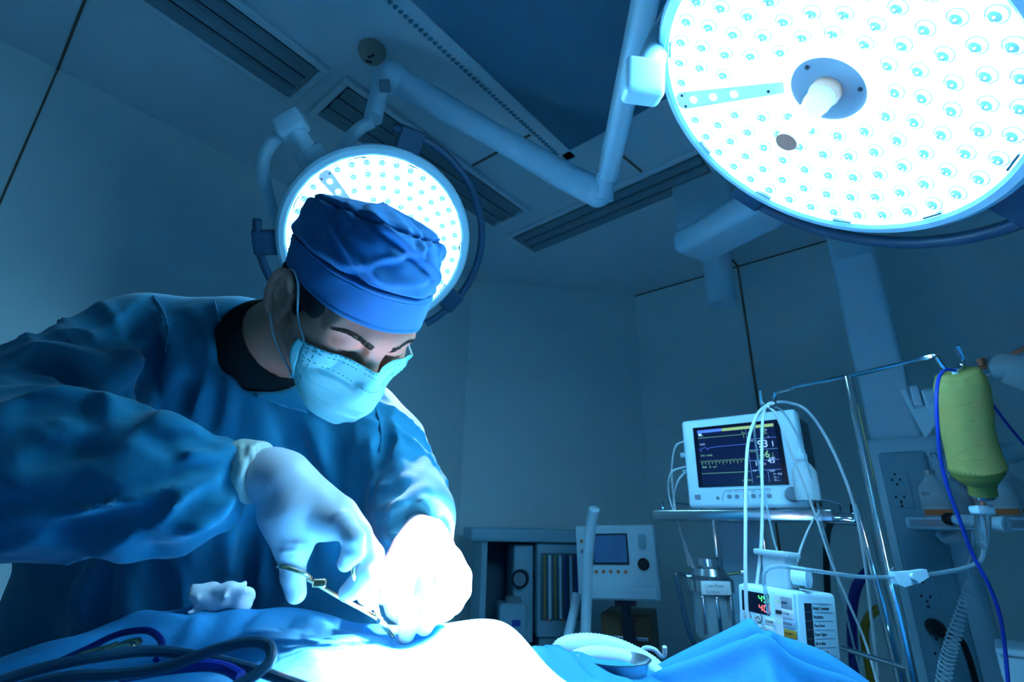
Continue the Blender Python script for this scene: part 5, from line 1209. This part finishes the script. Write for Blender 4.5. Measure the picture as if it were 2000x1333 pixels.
# side panel with its list of alarms
SXY = lambda s_, v_: V(.0004, PD * s_, -.020 - .125 * v_)
mb = MB(); mb.box(SXY(.26, .5), (.001, .026, .125)); sp = t.part('alarm_strip', mb, 'ink')
mb = MB()
for k in range(1, 8): mb.box(SXY(.26, k / 8) + V(.0008, 0, 0), (.0006, .026, .0006))
for k in range(9): mb.box(SXY(.62, k / 8) + V(.0, 0, 0), (.0006, .070, .0005))
mb2 = MB()
for k, tx in enumerate(('Empty Container', 'Occlusion', 'Flow Error', 'Door Open', 'Air-in-line', 'Drip Sensor', 'Infusion Complete', 'Auto Power OFF')):
    text_mb(mb2, tx, .0092, frame(SXY(.37, (k + .72) / 8), V(0, 1, 0), V(0, 0, 1), V(1, 0, 0)), .0002)
t.part('rule_lines', mb, 'grey_plastic', parent=sp); t.part('alarm_lettering', mb2, 'ink', parent=sp)
mb = MB(); mb.rbox((-.055, .045, .035), (.052, .05, .072), .005); mb.rbox((-.058, .040, .066), (.075, .055, .012), .004); t.part('drip_holder', mb, 'milky_plastic')
mb = MB(); mb.lathe([(.016, 0), (.016, .022), (.019, .024), (.019, .030), (0, .031)], o=(-.028, .045, .026), axis=(1, .15, 0), seg=22); t.part('clamp_knob', mb, 'white_plastic')

# ------------------------------------------------------------------ wrapped infusion bottle, drip set
hk = at(1862, 728, 1.074)
t = Thing('infusion_bottle', 'infusion bottle wrapped in green crepe bandage hanging upside down from the hook', 'infusion bottle', loc=hk)
ax_ = [(1868, 729, 1.07), (1874, 744, 1.07), (1878, 762, 1.07), (1884, 800, 1.07), (1889, 840, 1.07), (1897, 875, 1.07), (1904, 900, 1.07), (1908, 915, 1.07)]
mb = MB(); mb.tube([t.L(at(*p)) for p in ax_], [.037, .0435, .0460, .0455, .0440, .0445, .0465, .0485], seg=36, sub=6); w_ = t.part('bandage', mb, 'green_wrap', sharp=0)
mb = MB(); mb.tube([t.L(at(*p)) for p in [(1902, 893, 1.07), (1907, 913, 1.07), (1911, 926, 1.07), (1915, 938, 1.07), (1917, 946, 1.07), (1918, 955, 1.07), (1920, 966, 1.07)]], [.0440, .0480, .0440, .0330, .0250, .0235, .0240], seg=36, sub=6); t.part('neck', mb, 'green_glass')
mb = MB(); mb.cyl(t.L(at(1919, 962, 1.07)), t.L(at(1921, 972, 1.07)), .0225, .0215, 28); t.part('cap', mb, 'steel')
for pts in ([(1838, 800), (1880, 792), (1926, 778)], [(1858, 896), (1885, 880), (1916, 868)], [(1860, 906), (1900, 898), (1944, 902)], [(1880, 832), (1896, 824), (1911, 822)]):
    mb = MB(); P_ = []
    for px, py in spline([(a, b, 0) for a, b in pts], 6)[:, :2]:
        c_ = [np.interp(py, [p[1] for p in ax_], [p[k] for p in ax_]) for k in (0, 2)]; r_ = np.interp(py, [p[1] for p in ax_], [.037, .0435, .046, .0455, .044, .0445, .0465, .0485]); dx = (px - c_[0]) / FPX * c_[1]
        P_.append(t.L(at(px, py, c_[1] - math.sqrt(max(r_ * r_ - dx * dx, 1e-6)))))
    mb.tube(P_, .0007, seg=6, sub=2); t.part('bandage_edge', mb, 'green_wrap', parent=w_)
mb = MB(); mb.tube([t.L(at(1864, 722, 1.07)), t.L(at(1866, 728, 1.07)), t.L(at(1868, 736, 1.07))], .006, seg=10); t.part('hanger', mb, 'white_plastic')
t = Thing('drip_set', 'clear drip chamber and tubing running from the wrapped bottle to the pump', 'drip set', loc=at(1920, 1076, 1.065))
mb = MB(); mb.cyl(t.L(at(1920, 972, 1.068)), t.L(at(1920, 990, 1.068)), .0045, seg=12); t.part('spike', mb, 'handle_tan')
mb = MB(); mb.rbox(t.L(at(1918, 997, 1.066)), (.040, .024, .018), .005); t.part('spike_guard', mb, 'white_plastic')
ca2, cb2 = t.L(at(1919, 1003, 1.066)), t.L(at(1921, 1074, 1.064))
mb = MB(); mb.lathe([(.0135, 0), (.0135, .055), (.0110, .066), (.005, .074)], o=ca2, axis=cb2 - ca2, seg=22, capa=False); t.part('drip_chamber', mb, 'clear_glass')
mb = MB(); mb.tube([t.L(at(*p)) for p in [(1921, 1068, 1.064), (1919, 1088, 1.06), (1908, 1100, 1.055), (1880, 1111, 1.05), (1820, 1122, 1.04), (1760, 1127, 1.03), (1690, 1128, 1.02), (1620, 1120, 1.01), (1560, 1111, 1.01), (1520, 1107, 1.01), (1500, 1112, 1.01), (1492, 1124, 1.012), (1494, 1150, 1.01), (1502, 1200, 1.0)]], .0040, seg=10); t.part('tubing', mb, 'clear_plastic')
ra_, rb_ = at(1744, 1129, 1.028), at(1815, 1122, 1.04); dd = unit(rb_ - ra_); zz = unit(ZUP - dd * dd[2])
mb = MB(); mb.prism([(-.0, -.011), (.012, -.018), (.05, -.013), (.074, -.004), (.074, .010), (.05, .009), (.012, .010), (0, .012)], -.008, .008); mb.xf(frame(t.L(ra_), dd, zz, np.cross(dd, zz))); rc = t.part('roller_clamp', mb, 'white_plastic')
mb = MB(); q = t.L(at(1778, 1126, 1.03)); mb.cyl(q - np.cross(dd, zz) * .011, q + np.cross(dd, zz) * .011, .006, seg=16); t.part('roller', mb, 'white_plastic', parent=rc)
cord([(1866, 724, 1.06), (1846, 724, 1.055), (1834, 738, 1.03), (1829, 775, 1.00), (1831, 830, .99), (1836, 890, .99), (1850, 950, .99), (1874, 1015, .99), (1898, 1080, .99), (1932, 1145, .98), (1952, 1200, .98), (1962, 1260, .98), (1970, 1345, .97)], .0034, 'blue_cord', 'bright blue cord hanging from the hook in front of the green bottle')
cord([(1918, 764, 1.15), (1935, 785, 1.16), (1962, 822, 1.17), (2003, 872, 1.18), (2060, 940, 1.18)], .0030, 'blue_cord', 'dark blue cord slanting right from behind the green bottle')

# ------------------------------------------------------------------ ceiling pendant with sockets
so = at(1668, 858, 2.0); SWd = .275; SDp = .26
t = Thing('service_pendant', 'tall pale service pendant column with power sockets', 'service pendant', FR(V(so[0], so[1], 0)))
tz = so[2]
mb = MB(); mb.rbox((SWd / 2, SDp / 2, (tz + .30) / 2), (SWd, SDp, tz - .30), .045); t.part('socket_housing', mb, 'light_plastic')
mb = MB(); mb.rbox((SWd * .5, -.004, (tz + .28) / 2), (SWd * .52, .03, tz - .40), .014); fp = t.part('front_panel', mb, 'cabinet_blue')
cxy = (SWd * .50, SDp * .5)
mb = MB(); mb.rbox((cxy[0] - .01, cxy[1], (tz + H) / 2 - .03), (.165, .15, H - tz + .05), .02); t.part('column', mb, 'light_plastic')
fpz = -.019
def on_front(px, py): q = onplane(px, py, ap(t.M, V(0, fpz, 0)), D1); return t.L(q)
for k, (px, py) in enumerate(((1755, 958), (1805, 1150), (1832, 1262))):
    q = on_front(px, py); mb = MB(); mb.rbox(q, (.075, .006, .125), .004); so2 = t.part('socket_plate', mb, 'cabinet_blue', parent=fp)
    mb = MB()
    for dz in (.03, -.03):
        for dx, dzz in ((-.012, .006), (.012, .006), (0, -.010)): mb.rbox(q + V(dx, -.0035, dz + dzz), (.006, .002, .008), .001)
    for dz in (.056, -.056): mb.lathe([(.004, 0), (.003, .001), (0, .001)], o=q + V(0, -.003, dz), axis=(0, -1, 0), seg=10)
    t.part('socket_hole', mb, 'ink', parent=so2)
mb = MB(); q = t.L(at(1822, 884, 1.84)); text_mb(mb, 'MODUL', .026, frame(V(SWd * .80, -.0012, tz - .085), V(1, 0, 0), V(0, 0, 1), V(0, -1, 0)), .0004); t.part('lettering', mb, 'grey_plastic')
# overhead arm and ceiling plate
a_, b_ = at(1362, 478, 2.05), at(1640, 330, 1.60); b_[2] = a_[2]
d_ = unit(b_ - a_); ln = np.linalg.norm(b_ - a_)
mb = MB(); mb.rbox((ln / 2, 0, 0), (ln + .10, .20, .10), .035); mb.xf(t.Mi @ frame(a_, d_, np.cross(ZUP, d_), ZUP)); t.part('overhead_arm', mb, 'light_plastic')
c_ = ap(t.M, V(cxy[0], cxy[1], 0)); c_[2] = a_[2] + .11; e_ = b_ + V(0, 0, .11); d_ = unit(c_ - e_); ln = np.linalg.norm(c_ - e_)
mb = MB(); mb.rbox((ln / 2, 0, 0), (ln + .16, .16, .10), .035); mb.xf(t.Mi @ frame(e_, d_, np.cross(ZUP, d_), ZUP)); t.part('cross_arm', mb, 'light_plastic')
q = at(1385, 400, 2.8); mb = MB(); mb.rbox((0, 0, (2.75 + H) / 2), (.30, .28, H - 2.75 + .06), .02); mb.cyl((0, 0, a_[2]), (0, 0, 2.8), .07, seg=24); mb.xf(t.Mi @ FR(V(q[0], q[1], 0))); t.part('ceiling_mount', mb, 'light_plastic')
# bracket on the column's right
q = t.L(at(1800, 800, 1.72)); mb = MB(); mb.prism([(-.045, .07), (-.03, .07), (-.02, .0), (.05, -.005), (.035, -.045), (-.01, -.10)], -.012, .012); mb.xf(frame(q, V(1, 0, 0), V(0, 0, 1), V(0, -1, 0))); br = t.part('bracket', mb, 'white_plastic')
mb = MB(); mb.cyl(q + V(.02, .0, .03), q + V(.13, .0, .045), .034, .034, 24); mb.cyl(q + V(.035, .0, .06), q + V(.04, .0, -.04), .028, .026, 24); mb.rbox(q + V(-.005, -.01, .045), (.025, .03, .07), .006); mb.box(q + V(.0, .07, .02), (.06, .14, .05)); t.part('bracket_joint', mb, 'light_plastic', parent=br)
mb = MB(); mb.rbox(q + V(.085, 0, -.035), (.016, .03, .07), .004); t.part('clamp_lever', mb, 'black_rubber', parent=br)
# shelf on the pendant
sh = at(1780, 1034, 1.62)
mb = MB(); shM = t.Mi @ FR(sh); mb.rbox((.30, .14, .018), (.62, .30, .036), .006); mb.xf(shM); shf = t.part('shelf', mb, 'light_plastic')
mb = MB(); mb.box((.30, -.011, .018), (.60, .004, .022)); mb.xf(shM); t.part('edge_strip', mb, 'panel_grey', parent=shf)
mb = MB(); mb.tube([ap(shM, V(.06, .24, -.01)), ap(shM, V(.08, .22, -.03)), ap(shM, V(.12, .16, -.02))], .018, seg=12); t.part('shelf_bracket', mb, 'light_plastic', parent=shf)
la, lb_ = t.L(at(1850, 1014, 1.50)), t.L(at(1966, 1025, 1.36)); da = unit(lb_ - la); ll = np.linalg.norm(lb_ - la)
mb = MB(); mb.lathe([(.0, .015), (.013, .016), (.0175, .05), (.0175, ll - .02), (.020, ll - .016), (.020, ll), (.012, ll + .002), (.011, ll - .004), (0, ll - .004)], o=la, axis=da, seg=24); hd = t.part('shelf_handle', mb, 'white_plastic', parent=shf)
mb = MB(); mb.sphere(la + da * .008, .0185, 18, scale=(1.1, 1, 1)); t.part('handle_end', mb, 'black_rubber', parent=shf)
# bottles on the shelf
SZ = sh + V(0, 0, .0365)
def bottle(x, y, h, r, label, lab=True, tag_=True):
    p = sh + U * x + D1 * y + V(0, 0, .0365)
    b = Thing('saline_bottle', label, 'bottle', FR(p), group='bottles on the pendant shelf')
    mb = MB(); mb.lathe([(0, 0), (r * .95, 0), (r, .006), (r, h * .58), (r * .9, h * .68), (r * .5, h * .80), (r * .36, h * .86), (r * .36, h * .93)], seg=30); b.part('body', mb, 'milky_plastic')
    mb = MB(); mb.lathe([(r * .44, h * .91), (r * .44, h), (r * .40, h * 1.01), (0, h * 1.01)], seg=22); b.part('cap', mb, 'steel')
    if lab:
        mb = MB(); mb.lathe([(r * 1.012, h * .17), (r * 1.012, h * .56)], seg=20, a0=-math.pi / 2 - 1.0, a1=-math.pi / 2 + 1.0, xref=(1, 0, 0)); lb = b.part('label', mb, 'label_white')
        mb = MB(); mb.lathe([(r * 1.014, h * .05), (r * 1.014, h * .165)], seg=20, a0=-math.pi / 2 - 1.0, a1=-math.pi / 2 + 1.0, xref=(1, 0, 0)); b.part('orange_band', mb, 'orange_label', parent=lb)
        mb = MB()
        for k in range(9): a = -math.pi / 2 - .75 + k * .07; mb.box((r * 1.02 * math.cos(a), r * 1.02 * math.sin(a), h * .49), (.001, .0012 + .0012 * (k % 3 == 0), h * .07), rotz(a))
        for k in range(4):
            for j in range(7): a = -math.pi / 2 - .7 + j * .2; mb.box((r * 1.02 * math.cos(a), r * 1.02 * math.sin(a), h * (.40 - k * .05)), (.0008, r * .16, .0016), rotz(a))
        b.part('print', mb, 'panel_grey', parent=lb)
    return b
bottle(.075, .10, .150, .041, 'clear labelled saline bottle at the left end of the pendant shelf')
bottle(.232, .06, .150, .041, 'labelled saline bottle standing right of the wrapped green bottle, nearer the shelf edge')
bottle(.125, .165, .14, .041, 'unlabelled saline bottle behind the gap left of the green bottle', lab=False)
bottle(.185, .225, .17, .041, 'back row saline bottle directly behind the green wrapped bottle', lab=False)
bottle(.262, .155, .165, .041, 'labelled saline bottle in the back at the right edge of the photo')
q = sh + U * .24 + D1 * .17 + V(0, 0, .240)
mb = MB(); mb.sphere((0, 0, 0), 1., 28, scale=(.13, .05, .035)); mb.v = [tuple(np.array(p) * (1 + .10 * math.sin(p[0] * 60 + p[2] * 50))) for p in mb.v]; mb.xf(FR(q + V(0, 0, 0))); solo('plastic_bag', mb, 'clear_plastic', 'clear plastic bag lying across the tops of the shelf bottles', 'bag')
# plug, cable and coiled cord
t = Thing('power_plug', 'black power plug pushed into the lowest pendant socket', 'plug', loc=onplane(1822, 1224, ap(t.M, V(0, -.02, 0)), D1))
mb = MB(); a_, b_ = t.L(t.M[:3, 3] + D1 * .01), t.L(t.M[:3, 3] - D1 * .10 + U * .035 - ZUP * .01); d_ = unit(b_ - a_); mb.lathe([(.010, -.01), (.024, .0), (.026, .03), (.020, .07), (.012, .10), (.010, np.linalg.norm(b_ - a_))], o=a_, axis=d_, seg=22); t.part('plug_body', mb, 'black_rubber')
mb = MB(); mb.tube([t.L(at(*p)) for p in [proj(t.M[:3, 3] - D1 * .095 + U * .033 - ZUP * .01) + (float(R[:, 2] @ (t.M[:3, 3] - D1 * .095 + U * .033 - ZUP * .01 - CAM)),), (1876, 1252, 1.50), (1890, 1280, 1.49), (1902, 1320, 1.47), (1915, 1380, 1.44)]], .0085, seg=10); t.part('cable', mb, 'black_rubber')
P_ = spline([at(*p) for p in [(1893, 1136, 1.52), (1884, 1170, 1.50), (1872, 1215, 1.47), (1858, 1260, 1.45), (1848, 1300, 1.43), (1840, 1350, 1.41)]], 40); n_ = len(P_); HX = []
for i, p in enumerate(P_):
    a = i / n_ * 26 * 2 * math.pi; r_ = .006 + .010 * min(1, i / n_ * 2.); HX.append(p + r_ * (math.cos(a) * R[:, 0] + math.sin(a) * V(0, .94, .34)))
pre = [at(1900, 1040, 1.53), at(1898, 1075, 1.53), at(1890, 1110, 1.525)]
mb = MB(); mb.tube(pre + HX, .0028, seg=7, sub=2); solo('coiled_cord', mb, 'light_plastic', 'pale coiled cord hanging in front of the pendant below the shelf', 'cord')
# hoses behind the stand
cord([(1712, 1112, 1.75), (1692, 1120, 1.75), (1672, 1150, 1.75), (1664, 1200, 1.75), (1666, 1270, 1.75), (1676, 1380, 1.75)], .016, 'navy_hose', 'thick navy hose bending down left of the drip stand pole', 'gas_hose', 'gas hoses behind the drip stand', 'hose')
cord([(1634, 1010, 1.8), (1618, 1032, 1.8), (1614, 1080, 1.8), (1616, 1150, 1.8), (1622, 1260, 1.8)], .011, 'green_hose', 'dark green hose hanging behind the infusion pump', 'gas_hose', 'gas hoses behind the drip stand', 'hose')
cord([(1728, 1185, 1.8), (1706, 1196, 1.8), (1690, 1222, 1.8), (1690, 1260, 1.8), (1700, 1320, 1.8), (1706, 1390, 1.8)], .014, 'yellow_hose', 'yellow hose bending down beside the drip stand pole', 'gas_hose', 'gas hoses behind the drip stand', 'hose')
# cable bundle in its sleeve at the upper right
t = Thing('cable_arm', 'pale sleeved cable arm with red and clear tubes at the right edge of the photo', 'cable arm', loc=at(1950, 715, 1.5))
mb = MB(); mb.tube([t.L(at(*p)) for p in [(1932, 722, 1.5), (1960, 716, 1.48), (1990, 726, 1.46), (2040, 742, 1.43), (2120, 760, 1.40)]], [.030, .040, .050, .052, .05], seg=24); t.part('sleeve', mb, 'milky_plastic')
for k, (dy, mm) in enumerate(((-10, 'clear_plastic'), (0, 'button_orange'), (8, 'clear_plastic'), (16, 'white_tube'))):
    mb = MB(); mb.tube([t.L(at(1902 + 3 * k, 724 + dy, 1.5)), t.L(at(1950, 706 + dy, 1.48)), t.L(at(2010, 676 + dy, 1.44)), t.L(at(2080, 640 + dy, 1.40))], .007, seg=10); t.part('tube', mb, mm)
mb = MB(); mb.rbox(t.L(at(1917, 708, 1.49)), (.016, .02, .022), .003); t.part('red_tag', mb, 'button_orange')
# box at the lower right corner
q = at(1942, 1266, 1.25)
t = Thing('sharps_box', 'white box with a blue sign in the bottom right corner of the photo', 'box', FR(q))
mb = MB(); mb.rbox((.14, .09, -.15), (.28, .18, .30), .008); t.part('casing', mb, 'light_plastic')
mb = MB(); mb.tube([(.045, -.002, -.045), (.125, -.002, -.045), (.085, -.002, -.12)], .004, seg=6, sub=1, closed=True, smooth=True); t.part('sign', mb, 'blue_cord')
mb = MB(); mb.rbox((.14, .0, -.008), (.27, .012, .012), .004); t.part('lid_edge', mb, 'light_plastic')
